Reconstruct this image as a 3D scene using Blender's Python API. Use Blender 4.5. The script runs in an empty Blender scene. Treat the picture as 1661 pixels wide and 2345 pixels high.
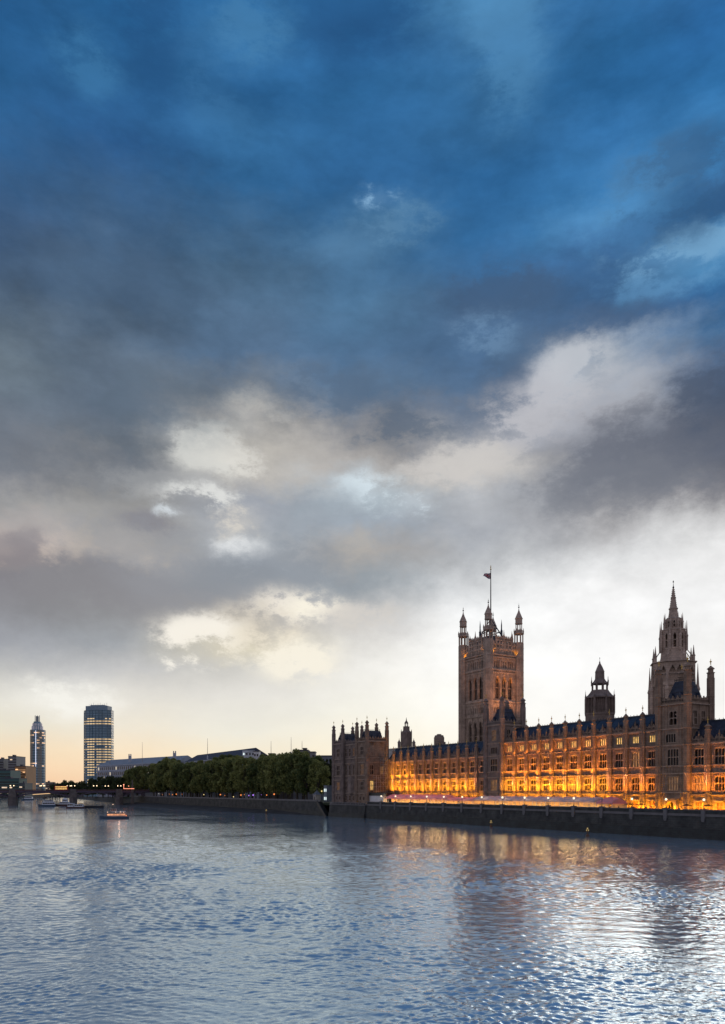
import bpy, math, random
import numpy as np
from mathutils import Vector, Matrix

random.seed(7)
rng = np.random.default_rng(7)
scene = bpy.context.scene
COL = scene.collection
R = math.radians

# ------------------------------------------------------------------ camera
F, CX, HY, H = 1730.0, 830.5, 1811.0, 12.5          # photo measures: focal length, centre, horizon; eye height above the river
cam = bpy.data.cameras.new("camera")
cam.sensor_fit = 'HORIZONTAL'
cam.sensor_width = 36.0
cam.lens = F / 1661 * 36
cam.shift_y = (HY - 1172.5) / 1661
cam.clip_start = 0.5
cam.clip_end = 20000
camo = bpy.data.objects.new("camera", cam)
camo.location = (0, 0, H)
camo.rotation_euler = (R(90), 0, 0)
COL.objects.link(camo)
scene.camera = camo
scene.view_settings.view_transform = 'Standard'
scene.view_settings.look = 'None'
scene.view_settings.exposure = 0
scene.view_settings.gamma = 1
scene.cycles.use_denoising = True
scene.cycles.max_bounces = 6
scene.cycles.diffuse_bounces = 2
scene.cycles.glossy_bounces = 3
scene.cycles.transmission_bounces = 4
scene.cycles.sample_clamp_indirect = 6
scene.cycles.caustics_reflective = False
scene.cycles.caustics_refractive = False

def lin(c):
    return tuple(((v / 255) / 12.92 if v / 255 <= 0.04045 else ((v / 255 + 0.055) / 1.055) ** 2.4) for v in c) + (1.0,)

# ------------------------------------------------------------------ node helper
class NT:
    def __init__(s, tree):
        s.t = tree
        s.n = tree.nodes
        s.l = tree.links
    def new(s, typ, **kw):
        n = s.n.new(typ)
        for k, v in kw.items():
            setattr(n, k, v)
        return n
    def put(s, sock, v):
        if isinstance(v, bpy.types.NodeSocket):
            s.l.new(v, sock)
        elif v is not None:
            sock.default_value = v
    def math(s, op, a, b=None, c=None, clamp=False):
        n = s.new('ShaderNodeMath', operation=op, use_clamp=clamp)
        s.put(n.inputs[0], a); s.put(n.inputs[1], b); s.put(n.inputs[2], c)
        return n.outputs[0]
    def xyz(s, x, y, z):
        n = s.new('ShaderNodeCombineXYZ')
        s.put(n.inputs[0], x); s.put(n.inputs[1], y); s.put(n.inputs[2], z)
        return n.outputs[0]
    def noise(s, vec, scale, detail=4, rough=0.5, dist=0.0, lac=2.0):
        n = s.new('ShaderNodeTexNoise')
        s.put(n.inputs['Vector'], vec)
        n.inputs['Scale'].default_value = scale
        n.inputs['Detail'].default_value = detail
        n.inputs['Roughness'].default_value = rough
        n.inputs['Lacunarity'].default_value = lac
        n.inputs['Distortion'].default_value = dist
        return n
    def ramp(s, fac, stops, interp='LINEAR'):
        n = s.new('ShaderNodeValToRGB')
        r = n.color_ramp
        r.interpolation = interp
        while len(r.elements) > 1:
            r.elements.remove(r.elements[-1])
        r.elements[0].position = stops[0][0]; r.elements[0].color = stops[0][1]
        for p, c in stops[1:]:
            e = r.elements.new(p); e.color = c
        s.put(n.inputs[0], fac)
        return n.outputs[0]
    def mix(s, fac, a, b, blend='MIX', clamp=False):
        n = s.new('ShaderNodeMix', data_type='RGBA', blend_type=blend)
        n.clamp_result = clamp
        s.put(n.inputs[0], fac); s.put(n.inputs[6], a); s.put(n.inputs[7], b)
        return n.outputs[2]
    def maprange(s, v, a, b, c, d, typ='LINEAR'):
        n = s.new('ShaderNodeMapRange', interpolation_type=typ)
        s.put(n.inputs[0], v)
        for i, q in zip((1, 2, 3, 4), (a, b, c, d)):
            n.inputs[i].default_value = q
        return n.outputs[0]

# ------------------------------------------------------------------ sky
#SKY-BEGIN
world = bpy.data.worlds.new("World")
scene.world = world
world.use_nodes = True
wt = NT(world.node_tree)
wt.n.clear()
tc = wt.new('ShaderNodeTexCoord')
sp = wt.new('ShaderNodeSeparateXYZ')
wt.l.new(tc.outputs['Generated'], sp.inputs[0])
dx, dy, dz = sp.outputs
az = wt.math('ARCTAN2', dx, dy)
hor = wt.math('SQRT', wt.math('ADD', wt.math('MULTIPLY', dx, dx), wt.math('MULTIPLY', dy, dy)))
el = wt.math('DIVIDE', wt.math('MAXIMUM', dz, 0.0), wt.math('MAXIMUM', hor, 0.02))
el = wt.math('MINIMUM', el, 4.0)
# warped coordinates: soft large billows, then ragged small ones
c0 = wt.xyz(az, wt.math('MULTIPLY', el, 1.25), 0.0)
n1 = wt.noise(c0, 3.2, 2, 0.5)
n2 = wt.noise(c0, 9.0, 7, 0.68)
s1 = wt.new('ShaderNodeSeparateColor'); wt.l.new(n1.outputs['Color'], s1.inputs[0])
s2 = wt.new('ShaderNodeSeparateColor'); wt.l.new(n2.outputs['Color'], s2.inputs[0])
warpamp = wt.maprange(el, 0.02, 0.35, 0.2, 1.0)
def off(a, k1, b, k2):
    q = wt.math('ADD', wt.math('MULTIPLY', wt.math('SUBTRACT', a, 0.5), k1), wt.math('MULTIPLY', wt.math('SUBTRACT', b, 0.5), k2))
    return wt.math('MULTIPLY', q, warpamp)
azw = wt.math('ADD', az, off(s1.outputs[0], 0.05, s2.outputs[0], 0.13))
elw = wt.math('ADD', el, off(s1.outputs[1], 0.04, s2.outputs[1], 0.11))
HZ, FP, XC = 1771.0, 1691.0, 812.0
def aet(x, y):
    a = math.atan((x - XC) / FP)
    return a, (HZ - y) / FP * math.cos(a)
COLS = {
 -27: [(0,33,88,138),(150,36,90,138),(300,42,86,130),(450,62,92,128),(600,76,100,128),(700,94,112,130),(800,110,125,138),(900,106,118,132),(1000,112,120,132),(1060,130,133,140),(1110,155,155,156),(1200,178,165,160),(1245,190,172,160),(1270,134,132,138),(1350,140,140,145),(1430,160,163,170),(1500,190,190,188),(1560,225,222,212),(1620,235,228,208),(1700,250,222,185),(1765,245,198,158)],
 -18: [(0,32,90,140),(150,42,100,152),(300,42,90,140),(450,58,92,128),(600,80,108,138),(700,80,102,126),(800,98,116,136),(900,98,112,130),(1000,108,118,130),(1050,132,135,140),(1100,158,158,158),(1170,166,163,158),(1250,182,174,166),(1290,142,142,145),(1370,148,149,152),(1430,163,167,172),(1500,200,200,200),(1560,228,224,215),(1620,240,232,215),(1680,250,228,195),(1740,246,206,165)],
 -9: [(0,42,108,165),(100,48,108,160),(200,36,92,142),(300,50,108,158),(400,42,95,142),(500,60,100,138),(600,76,108,138),(700,85,115,145),(800,88,115,145),(880,118,128,140),(930,160,160,160),(1000,198,194,186),(1060,175,172,168),(1120,152,157,166),(1200,166,171,177),(1280,148,154,162),(1340,162,160,160),(1400,192,186,175),(1450,222,214,192),(1500,212,210,204),(1560,228,225,218),(1640,240,236,222),(1700,250,235,205),(1760,252,222,178)],
 0: [(0,38,98,150),(100,34,88,138),(200,40,98,148),(300,42,98,148),(400,44,98,148),(500,62,110,152),(600,72,114,152),(700,78,117,152),(800,78,110,143),(880,86,110,136),(950,128,130,136),(1030,165,162,160),(1090,176,185,192),(1130,160,172,182),(1180,153,163,174),(1240,165,162,160),(1300,150,158,165),(1370,188,188,188),(1410,200,198,195),(1450,222,220,215),(1500,244,242,236),(1600,247,244,232),(1700,253,241,214),(1768,252,228,185)],
 9: [(0,72,134,184),(100,60,120,172),(200,48,106,156),(300,48,105,155),(400,38,94,144),(500,46,102,152),(600,56,104,150),(680,68,96,128),(780,74,106,142),(860,80,106,136),(930,96,112,134),(1000,148,150,156),(1040,195,192,188),(1100,172,175,180),(1180,163,167,174),(1250,180,183,187),(1310,215,217,219),(1370,244,245,245),(1450,254,254,252),(1600,254,252,245),(1768,254,242,214)],
 18: [(0,46,106,160),(100,38,100,153),(200,36,96,148),(300,48,110,165),(400,50,112,165),(480,72,132,182),(560,58,102,148),(650,54,88,126),(720,74,97,127),(780,142,156,173),(850,165,172,184),(920,166,170,180),(1000,128,132,142),(1060,120,124,134),(1130,168,167,169),(1190,200,200,202),(1250,232,233,234),(1310,250,250,250),(1400,255,255,255),(1600,255,254,251),(1768,255,247,228)],
 27: [(0,40,105,165),(150,40,105,160),(300,60,125,180),(350,48,92,138),(430,40,86,132),(510,84,144,194),(560,78,142,192),(640,45,98,148),(720,70,115,160),(800,84,108,142),(880,68,86,113),(960,86,96,116),(1040,102,105,116),(1100,150,148,152),(1150,206,206,207),(1220,240,240,240),(1350,252,252,252),(1768,255,251,242)],
}
TS = 1.3
tfac = wt.math('DIVIDE', elw, TS, clamp=True)
cols = []
for a in sorted(COLS):
    st = sorted([((HZ - y) / FP * math.cos(R(a)) / TS, lin((r, g, b))) for y, r, g, b in COLS[a]])
    st[0] = (0.0, st[0][1])
    st.append((0.98, lin((62, 86, 114))))
    cols.append((a, wt.ramp(tfac, st)))
sky = cols[0][1]
for (a0, _), (a1, c1) in zip(cols, cols[1:]):
    f = wt.maprange(azw, R(a0), R(a1), 0, 1, 'SMOOTHSTEP')
    sky = wt.mix(f, sky, c1)
# cloud texture: streaks and billows, stronger aloft
c1v = wt.xyz(wt.math('MULTIPLY', az, 1.1), wt.math('MULTIPLY', el, 1.6), 3.7)
nb = wt.noise(c1v, 7.0, 7, 0.62)
nd = wt.noise(c1v, 5.0, 5, 0.6, 0.0)
bil = wt.math('ABSOLUTE', wt.math('SUBTRACT', nd.outputs[0], 0.5))
nc = wt.noise(c1v, 2.6, 2, 0.5)
amp = wt.maprange(el, 0.08, 0.45, 0.15, 0.95)
k = wt.math('ADD', wt.math('MULTIPLY', wt.math('SUBTRACT', nb.outputs[0], 0.5), 0.85), wt.math('MULTIPLY', wt.math('SUBTRACT', nc.outputs[0], 0.5), 0.75))
k = wt.math('ADD', k, wt.math('MULTIPLY', wt.math('SUBTRACT', bil, 0.06), 1.1))
k = wt.math('ADD', 1.0, wt.math('MULTIPLY', k, amp))
kc = wt.new('ShaderNodeCombineColor')
for i in range(3):
    wt.l.new(k, kc.inputs[i])
sky = wt.mix(1.0, sky, kc.outputs[0], 'MULTIPLY')
# single banks and breaks in the cloud (x, y, half width, half height, colour, strength, raggedness)
BLOBS = [
 (846,440,34,26,(134,178,214),.8,1.2),(905,500,70,40,(96,140,175),.5,.9),
 (770,545,90,40,(95,140,178),.45,.6),
 (470,1000,80,42,(226,226,220),.8,1.35),(545,1025,44,28,(232,230,222),.8,1.4),(575,920,70,36,(192,190,184),.7,1.2),(650,1010,110,60,(184,180,176),.5,1.0),
 (390,1085,120,26,(196,196,194),.6,1.3),(450,1108,70,16,(226,227,224),.9,1.4),
 (545,1222,46,22,(246,248,248),1.0,.9),(535,1165,42,30,(225,218,206),.8,1.0),(372,1142,26,14,(222,230,236),.8,1.0),
 (835,1110,60,36,(214,228,236),.9,1.1),(930,1125,50,26,(214,226,234),.85,1.1),(800,1235,40,30,(186,180,172),.6,1.0),
 (645,1352,70,32,(248,240,226),.95,1.35),(700,1362,44,28,(255,248,230),.95,1.35),(560,1390,80,36,(214,205,190),.6,1.5),(450,1422,68,36,(250,244,232),.95,1.35),(412,1482,56,20,(248,243,232),.85,1.35),(500,1460,60,26,(240,232,214),.7,1.35),(600,1430,60,22,(236,226,206),.7,1.35),
 (660,1480,70,36,(250,243,226),.9,1.1),(800,1380,80,26,(216,210,202),.7,1.1),(140,1560,90,34,(250,248,240),.8,.7),
 (325,1175,52,20,(128,124,130),.9,.7),(90,1290,210,34,(128,126,132),.8,1.0),(200,1320,150,40,(140,139,143),.7,.8),
 (20,1230,50,24,(140,134,138),.7,1.1),(60,1215,22,22,(140,134,138),.6,1.0),(420,1310,110,44,(150,152,158),.6,.7),
 (1470,400,75,55,(86,142,188),.6,1.0),(1330,500,60,36,(82,140,188),.6,1.0),(1545,545,110,38,(118,168,206),.8,1.1),(1500,620,90,28,(92,145,190),.6,1.0),
 (1510,470,110,50,(46,84,124),.6,1.0),(1540,350,100,40,(52,90,130),.6,1.0),
 (300,1210,150,50,(150,154,162),.5,.8),(700,1150,110,46,(150,160,170),.6,1.0),(640,1260,120,50,(138,146,156),.6,.9),(930,960,140,44,(88,104,124),.7,1.0),(1180,800,110,60,(72,96,124),.6,1.0),(1130,930,70,36,(84,102,124),.75,1.2),(700,880,130,46,(86,106,130),.6,1.0),(330,900,150,60,(92,108,124),.5,.9),(180,1040,160,40,(112,118,128),.5,.9),(520,1300,90,36,(140,146,154),.5,1.0),(250,620,150,60,(70,94,122),.4,.9),
 (1110,655,110,60,(66,92,124),.7,.9),(1080,745,60,36,(110,145,180),.6,1.1),(1165,870,62,46,(76,98,126),.75,.9),(1110,930,80,36,(84,102,126),.7,1.0),
 (1295,815,55,50,(200,204,210),.8,1.0),(1240,880,46,60,(196,199,206),.8,1.0),(1180,955,62,32,(202,202,206),.75,1.1),(1110,1015,66,26,(206,204,202),.75,1.1),(1350,880,90,60,(172,178,188),.6,.8),(1240,930,130,60,(192,192,198),.7,.9),(1050,1040,120,36,(208,204,200),.75,1.1),
 (1500,990,210,90,(94,100,114),.75,.7),(1390,1080,180,50,(124,128,138),.55,.7),(1590,870,70,60,(72,86,108),.7,.8),
 (800,30,120,90,(34,82,130),.6,.9),(1130,60,60,160,(84,144,190),.5,.8),(560,60,60,60,(74,134,180),.5,.9),(340,60,60,130,(32,80,128),.6,.9),
 (200,140,50,50,(62,124,172),.5,.9),(480,200,60,110,(58,116,166),.45,.9),
]
nr = wt.noise(c1v, 16.0, 6, 0.7)
nr2 = wt.noise(c1v, 5.5, 3, 0.55)
rag = wt.math('ADD', wt.math('MULTIPLY', nr.outputs[0], 0.55), wt.math('MULTIPLY', nr2.outputs[0], 0.45))
tex = wt.maprange(rag, 0.43, 0.58, 0, 1, 'SMOOTHSTEP')
azm = wt.math('ADD', az, wt.math('MULTIPLY', wt.math('SUBTRACT', azw, az), 0.6))
elm = wt.math('ADD', el, wt.math('MULTIPLY', wt.math('SUBTRACT', elw, el), 0.6))
for x, y, rx, ry, c, stg, rg in BLOBS:
    a, t = aet(x, y)
    u = wt.math('MULTIPLY', wt.math('SUBTRACT', azm, a), FP / rx / 1.15)
    v = wt.math('MULTIPLY', wt.math('SUBTRACT', elm, t), FP / ry / 1.15)
    r2 = wt.math('ADD', wt.math('MULTIPLY', u, u), wt.math('MULTIPLY', v, v))
    g = wt.math('EXPONENT', wt.math('MULTIPLY', r2, -0.75))
    q = 1 - 0.62 * min(rg, 1.35)
    m = wt.math('MULTIPLY', g, wt.math('ADD', q, wt.math('MULTIPLY', tex, 1.25 * (1 - q))))
    m = wt.maprange(m, 0.03, 0.78, 0, stg, 'SMOOTHSTEP')
    sky = wt.mix(m, sky, lin(c))
# the half of the sky behind the viewer: dull dusk cloud
back = wt.ramp(wt.math('DIVIDE', el, 2.0, clamp=True), [(0, lin((188, 172, 172))), (0.25, lin((160, 158, 172))), (1, lin((84, 114, 160)))])
hsv = wt.new('ShaderNodeHueSaturation'); hsv.inputs['Saturation'].default_value = 0.98; wt.l.new(sky, hsv.inputs['Color']); sky = hsv.outputs[0]
fb = wt.maprange(wt.math('ABSOLUTE', az), R(48), R(100), 0, 1, 'SMOOTHSTEP')
sky = wt.mix(fb, sky, back)
# below the horizon: dull ground tone
sky = wt.mix(wt.math('LESS_THAN', dz, -0.002), sky, lin((70, 75, 82)))
bg = wt.new('ShaderNodeBackground')
wt.l.new(sky, bg.inputs[0])
bg.inputs[1].default_value = 1.0
wo = wt.new('ShaderNodeOutputWorld')
wt.l.new(bg.outputs[0], wo.inputs[0])
world.cycles.sampling_method = 'MANUAL'
world.cycles.sample_map_resolution = 512
#SKY-END
# the sun has set behind the cloud beyond the palace: only a faint broad glow is left of it
sl = bpy.data.lights.new("sun", 'SUN')
sl.energy = 0.25
sl.angle = R(20)
sl.color = (1.0, 0.86, 0.72)
so = bpy.data.objects.new("sun", sl)
so.rotation_euler = (R(78), 0, R(180 - 25))
COL.objects.link(so)

# ------------------------------------------------------------------ materials
def material(name, col, rough=0.8, var=0.15, scale=0.5, col2=None, bump=0.0, bscale=4.0, metal=0.0, spec=None, detail=5, blocks=None):
    m = bpy.data.materials.new(name); m.use_nodes = True
    t = NT(m.node_tree)
    b = t.n['Principled BSDF']
    tc = t.new('ShaderNodeTexCoord').outputs['Object']
    n = t.noise(tc, scale, detail, 0.6)
    c1 = tuple(c * (1 - var) for c in col) + (1,)
    c2 = (tuple(col2) if col2 else tuple(min(1, c * (1 + var)) for c in col)) + (1,)
    f = t.maprange(n.outputs[0], 0.33, 0.67, 0, 1)
    c = t.mix(f, c1, c2)
    hgt = None
    if blocks:
        # coursed masonry: joints on height and along the wall
        sx = t.new('ShaderNodeSeparateXYZ'); t.l.new(tc, sx.inputs[0])
        run = t.math('ADD', sx.outputs[0], sx.outputs[1])
        br = t.new('ShaderNodeTexBrick')
        t.l.new(t.xyz(run, sx.outputs[2], 0.0), br.inputs['Vector'])
        br.inputs['Scale'].default_value = 1.0
        br.inputs['Brick Width'].default_value = blocks[0]
        br.inputs['Row Height'].default_value = blocks[1]
        br.inputs['Mortar Size'].default_value = blocks[2]
        br.inputs['Color1'].default_value = (1, 1, 1, 1)
        br.inputs['Color2'].default_value = (0.78, 0.78, 0.78, 1)
        br.inputs['Mortar'].default_value = (0.5, 0.5, 0.5, 1)
        c = t.mix(0.8, c, br.outputs['Color'], 'MULTIPLY')
    t.l.new(c, b.inputs['Base Color'])
    b.inputs['Roughness'].default_value = rough
    b.inputs['Metallic'].default_value = metal
    if spec is not None:
        b.inputs['Specular IOR Level'].default_value = spec
    if bump:
        nn = t.noise(tc, bscale, 5, 0.6)
        bp = t.new('ShaderNodeBump'); bp.inputs['Strength'].default_value = bump; bp.inputs['Distance'].default_value = 0.15
        t.l.new(nn.outputs[0], bp.inputs['Height']); t.l.new(bp.outputs[0], b.inputs['Normal'])
    return m

def glow(name, col, strength, base=(0.3, 0.25, 0.2), var=0.0, scale=1.0, cell=None):
    m = bpy.data.materials.new(name); m.use_nodes = True
    t = NT(m.node_tree)
    b = t.n['Principled BSDF']
    b.inputs['Base Color'].default_value = base + (1,)
    b.inputs['Emission Color'].default_value = tuple(col) + (1,)
    b.inputs['Emission Strength'].default_value = strength
    b.inputs['Roughness'].default_value = 0.4
    if var:
        tc = t.new('ShaderNodeTexCoord').outputs['Object']
        n = t.noise(tc, scale, 3, 0.6)
        t.l.new(t.math('MULTIPLY', t.maprange(n.outputs[0], 0.35, 0.65, 1 - var, 1 + var), strength), b.inputs['Emission Strength'])
    return m

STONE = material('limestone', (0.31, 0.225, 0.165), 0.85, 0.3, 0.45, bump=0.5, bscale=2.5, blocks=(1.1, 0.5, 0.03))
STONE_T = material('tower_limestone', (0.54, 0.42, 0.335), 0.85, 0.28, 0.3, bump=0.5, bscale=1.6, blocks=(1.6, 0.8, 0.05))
STONE_D = material('dark_limestone', (0.24, 0.19, 0.165), 0.88, 0.3, 0.5, bump=0.4, bscale=2.0)  # the same limestone in a darker, greyer tone
TRIM = material('limestone_trim', (0.37, 0.28, 0.215), 0.8, 0.25, 1.2, bump=0.3, bscale=6)
IRON_ROOF = material('cast_iron_roof', (0.045, 0.062, 0.10), 0.45, 0.3, 0.8, metal=0.3, blocks=(1.2, 0.9, 0.06))
SLATE = material('slate', (0.07, 0.08, 0.105), 0.6, 0.25, 0.6, blocks=(1.0, 0.5, 0.04))
GLASS = material('window_glass', (0.01, 0.011, 0.015), 0.15, 0.3, 1.5, bump=0.15, bscale=1.5, spec=0.35)
LIT = glow('lit_window', (1.0, 0.60, 0.17), 1.0, var=0.5, scale=0.9)
LITW = glow('lit_window_white', (0.85, 1.0, 1.0), 1.0)
LEAD = material('lead', (0.12, 0.14, 0.17), 0.5, 0.2, 1.0)
GILT = material('gilded_iron', (0.6, 0.42, 0.12), 0.4, 0.2, 2.0, metal=0.7)
WALLST = material('river_wall_granite', (0.045, 0.056, 0.063), 0.75, 0.6, 0.3, col2=(.085, .09, .085), bump=0.6, bscale=1.5, blocks=(1.5, 0.6, 0.04))
WALLAL = material('river_wall_algae', (0.022, 0.03, 0.032), 0.6, 0.5, 0.35, bump=0.6, bscale=1.5, blocks=(1.5, 0.6, 0.04))
PAVE = material('terrace_paving', (0.25, 0.22, 0.19), 0.8, 0.2, 0.7, bump=0.2)
CAST = material('cast_iron_black', (0.02, 0.02, 0.022), 0.5, 0.2, 2.0)
GRASS = material('lawn_grass', (0.03, 0.05, 0.02), 0.9, 0.4, 0.2)
MUD = material('foreshore_mud', (0.045, 0.042, 0.04), 0.7, 0.5, 0.12, bump=0.8, bscale=0.8)
STEEL = material('scaffold_steel', (0.5, 0.5, 0.5), 0.4, 0.1, 2.0, metal=0.6)
WHITE = material('white_paint', (0.75, 0.76, 0.78), 0.6, 0.08, 0.5)
CANVAS_P = material('pink_canvas', (0.75, 0.5, 0.58), 0.7, 0.12, 0.5, col2=(0.7, 0.55, 0.66))
CANVAS_L = material('pale_canvas', (0.62, 0.62, 0.7), 0.7, 0.12, 0.5)
def translucent(m, col, amt):
    t = NT(m.node_tree); b = t.n['Principled BSDF']; o = t.n['Material Output']
    tr = t.new('ShaderNodeBsdfTranslucent'); tr.inputs[0].default_value = col + (1,)
    mx = t.new('ShaderNodeMixShader'); mx.inputs[0].default_value = amt
    t.l.new(b.outputs[0], mx.inputs[1]); t.l.new(tr.outputs[0], mx.inputs[2]); t.l.new(mx.outputs[0], o.inputs[0])
translucent(CANVAS_P, (0.8, 0.45, 0.5), 0.45)
translucent(CANVAS_L, (0.7, 0.6, 0.65), 0.35)
GLOBE = glow('lamp_globe', (1.0, 0.84, 0.6), 1.5)
GLOBE_OFF = material('lamp_globe_unlit', (0.5, 0.5, 0.5), 0.3)

# ------------------------------------------------------------------ mesh building
class MB:
    def __init__(s):
        s.v = []; s.f = []
    def add(s, vs, fs):
        n = len(s.v); s.v.extend(vs); s.f.extend([tuple(i + n for i in f) for f in fs])
    def box(s, x0, x1, y0, y1, z0, z1):
        s.add([(x0,y0,z0),(x1,y0,z0),(x1,y1,z0),(x0,y1,z0),(x0,y0,z1),(x1,y0,z1),(x1,y1,z1),(x0,y1,z1)],
              [(0,3,2,1),(4,5,6,7),(0,1,5,4),(1,2,6,5),(2,3,7,6),(3,0,4,7)])
    def frus(s, a, b, z0, z1):
        """a, b = (x0,x1,y0,y1) at z0 and z1"""
        s.add([(a[0],a[2],z0),(a[1],a[2],z0),(a[1],a[3],z0),(a[0],a[3],z0),(b[0],b[2],z1),(b[1],b[2],z1),(b[1],b[3],z1),(b[0],b[3],z1)],
              [(0,3,2,1),(4,5,6,7),(0,1,5,4),(1,2,6,5),(2,3,7,6),(3,0,4,7)])
    def lathe(s, cx, cy, prof, n=8, rot=None):
        rot = math.pi / n if rot is None else rot
        vs = []
        for r, z in prof:
            for i in range(n):
                a = rot + 2 * math.pi * i / n
                vs.append((cx + r * math.cos(a), cy + r * math.sin(a), z))
        fs = []
        for j in range(len(prof) - 1):
            for i in range(n):
                k = (i + 1) % n
                fs.append((j * n + i, j * n + k, (j + 1) * n + k, (j + 1) * n + i))
        fs.append(tuple(range(n - 1, -1, -1)))
        fs.append(tuple((len(prof) - 1) * n + i for i in range(n)))
        s.add(vs, fs)
    def tube(s, p, q, r, n=6, r2=None):
        p = Vector(p); q = Vector(q); d = (q - p).normalized()
        a = d.orthogonal().normalized(); b = d.cross(a)
        r2 = r if r2 is None else r2
        vs = []
        for c, rr in ((p, r), (q, r2)):
            for i in range(n):
                t = 2 * math.pi * i / n
                vs.append(tuple(c + a * rr * math.cos(t) + b * rr * math.sin(t)))
        fs = [(i, (i + 1) % n, n + (i + 1) % n, n + i) for i in range(n)] + [tuple(range(n - 1, -1, -1)), tuple(range(n, 2 * n))]
        s.add(vs, fs)
    def poly(s, pts, z0, z1):
        n = len(pts)
        s.add([(x, y, z0) for x, y in pts] + [(x, y, z1) for x, y in pts],
              [tuple(range(n - 1, -1, -1)), tuple(range(n, 2 * n))] + [(i, (i + 1) % n, n + (i + 1) % n, n + i) for i in range(n)])
    def ball(s, c, r, n=8, m=5, sz=1.0):
        prof = [(max(0.001, r * math.sin(math.pi * j / m)), c[2] - r * sz * math.cos(math.pi * j / m)) for j in range(m + 1)]
        s.lathe(c[0], c[1], prof, n)
    def mesh(s, name, org=(0, 0, 0), smooth=False):
        me = bpy.data.meshes.new(name)
        ox, oy, oz = org
        me.from_pydata([(x - ox, y - oy, z - oz) for x, y, z in s.v], [], s.f)
        if smooth:
            me.polygons.foreach_set('use_smooth', [True] * len(me.polygons))
        me.update()
        return me
    def build(s, name, mt, parent=None, org=(0, 0, 0), smooth=False, label=None):
        me = s.mesh(name, org, smooth)
        me.materials.append(mt)
        return link(name, me, parent, label)
def link(name, me, parent=None, label=None, loc=None):
    o = bpy.data.objects.new(name, me)
    COL.objects.link(o)
    if parent is not None:
        o.parent = parent
    if label:
        o['label'] = label
    if loc is not None:
        o.location = loc
    return o
def tag(o, label, cat, group=None):
    o['label'] = label; o['category'] = cat
    if group:
        o['group'] = group
    return o
def empty(name, loc, rz, label, cat, group=None):
    o = bpy.data.objects.new(name, None); COL.objects.link(o)
    o.empty_display_size = 0.5
    o.location = loc; o.rotation_euler = (0, 0, rz)
    return tag(o, label, cat, group)
def kids(o):
    return [c for c in bpy.data.objects if c.parent == o]
KIDS = {}
def copy_tree(o, label=None, loc=None, rz=None, group=None, tree=None):
    """copy a thing with its parts and their sub-parts; tree = nested list of (object, children)"""
    c = o.copy(); COL.objects.link(c)
    if label: c['label'] = label
    if group: c['group'] = group
    if loc is not None: c.location = loc
    if rz is not None: c.rotation_euler = (0, 0, rz)
    def rec(src, dst):
        for ch in list(src.children):
            d = ch.copy(); COL.objects.link(d); d.parent = dst
            rec(ch, d)
    rec(o, c)
    return c
def structure(o):
    o['kind'] = 'structure'; return o

# palace frame: local x runs along the river wall towards the viewer (minus s), local y away from the river, z up
TH = math.atan(1018.5 / F)
UX, UY = -math.sin(TH), math.cos(TH)          # along the wall, away from the viewer
NX, NY = UY, -UX                              # inland
D0 = H * F / (1925.3 - HY)
W0 = ((1661 - CX) / F * D0, D0)
RZ = math.atan2(-UY, -UX)
def PW(s, v, z=0.0):
    return (W0[0] + s * UX + v * NX, W0[1] + s * UY + v * NY, z)
def s_at(x, v):
    ox = W0[0] + v * NX; oy = W0[1] + v * NY; k = (x - CX) / F
    return (ox - k * oy) / (-UX + k * UY)
def z_at(x, y, v):
    p = PW(s_at(x, v), v); return H + (HY - y) * p[1] / F
def depth(s, v):
    return PW(s, v)[1]
def pthing(name, s, v, z, label, cat, group=None):
    return empty(name, PW(s, v, z), RZ, label, cat, group)

ZT = 6.3            # terrace floor
LD, LC, LB2, LB, LA = 12.0, 17.35, 19.45, 25.35, 29.8   # ledges of the river front

# ------------------------------------------------------------------ lamps (real floodlights of the building)
def spot(name, loc, target, power, col, size=R(70), blend=0.8, rad=0.25):
    l = bpy.data.lights.new(name, 'SPOT')
    l.energy = power; l.color = col; l.spot_size = size; l.spot_blend = blend; l.shadow_soft_size = rad
    o = bpy.data.objects.new(name, l); COL.objects.link(o)
    o.location = loc
    d = Vector(target) - Vector(loc)
    o.rotation_euler = d.to_track_quat('-Z', 'Y').to_euler()
    return o
def area(name, loc, target, power, col, sx, sy):
    l = bpy.data.lights.new(name, 'AREA')
    l.shape = 'RECTANGLE'; l.size = sx; l.size_y = sy; l.energy = power; l.color = col
    o = bpy.data.objects.new(name, l); COL.objects.link(o)
    o.location = loc
    d = Vector(target) - Vector(loc)
    # long side along the wall
    z = -d.normalized(); x = Vector((-UX, -UY, 0)); x = (x - z * x.dot(z)).normalized(); y = z.cross(x)
    o.rotation_euler = Matrix((x, y, z)).transposed().to_euler()
    return o
SODIUM = (1.0, 0.29, 0.012)
SODY = (1.0, 0.385, 0.008)
PEACH = (1.0, 0.40, 0.15)

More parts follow.
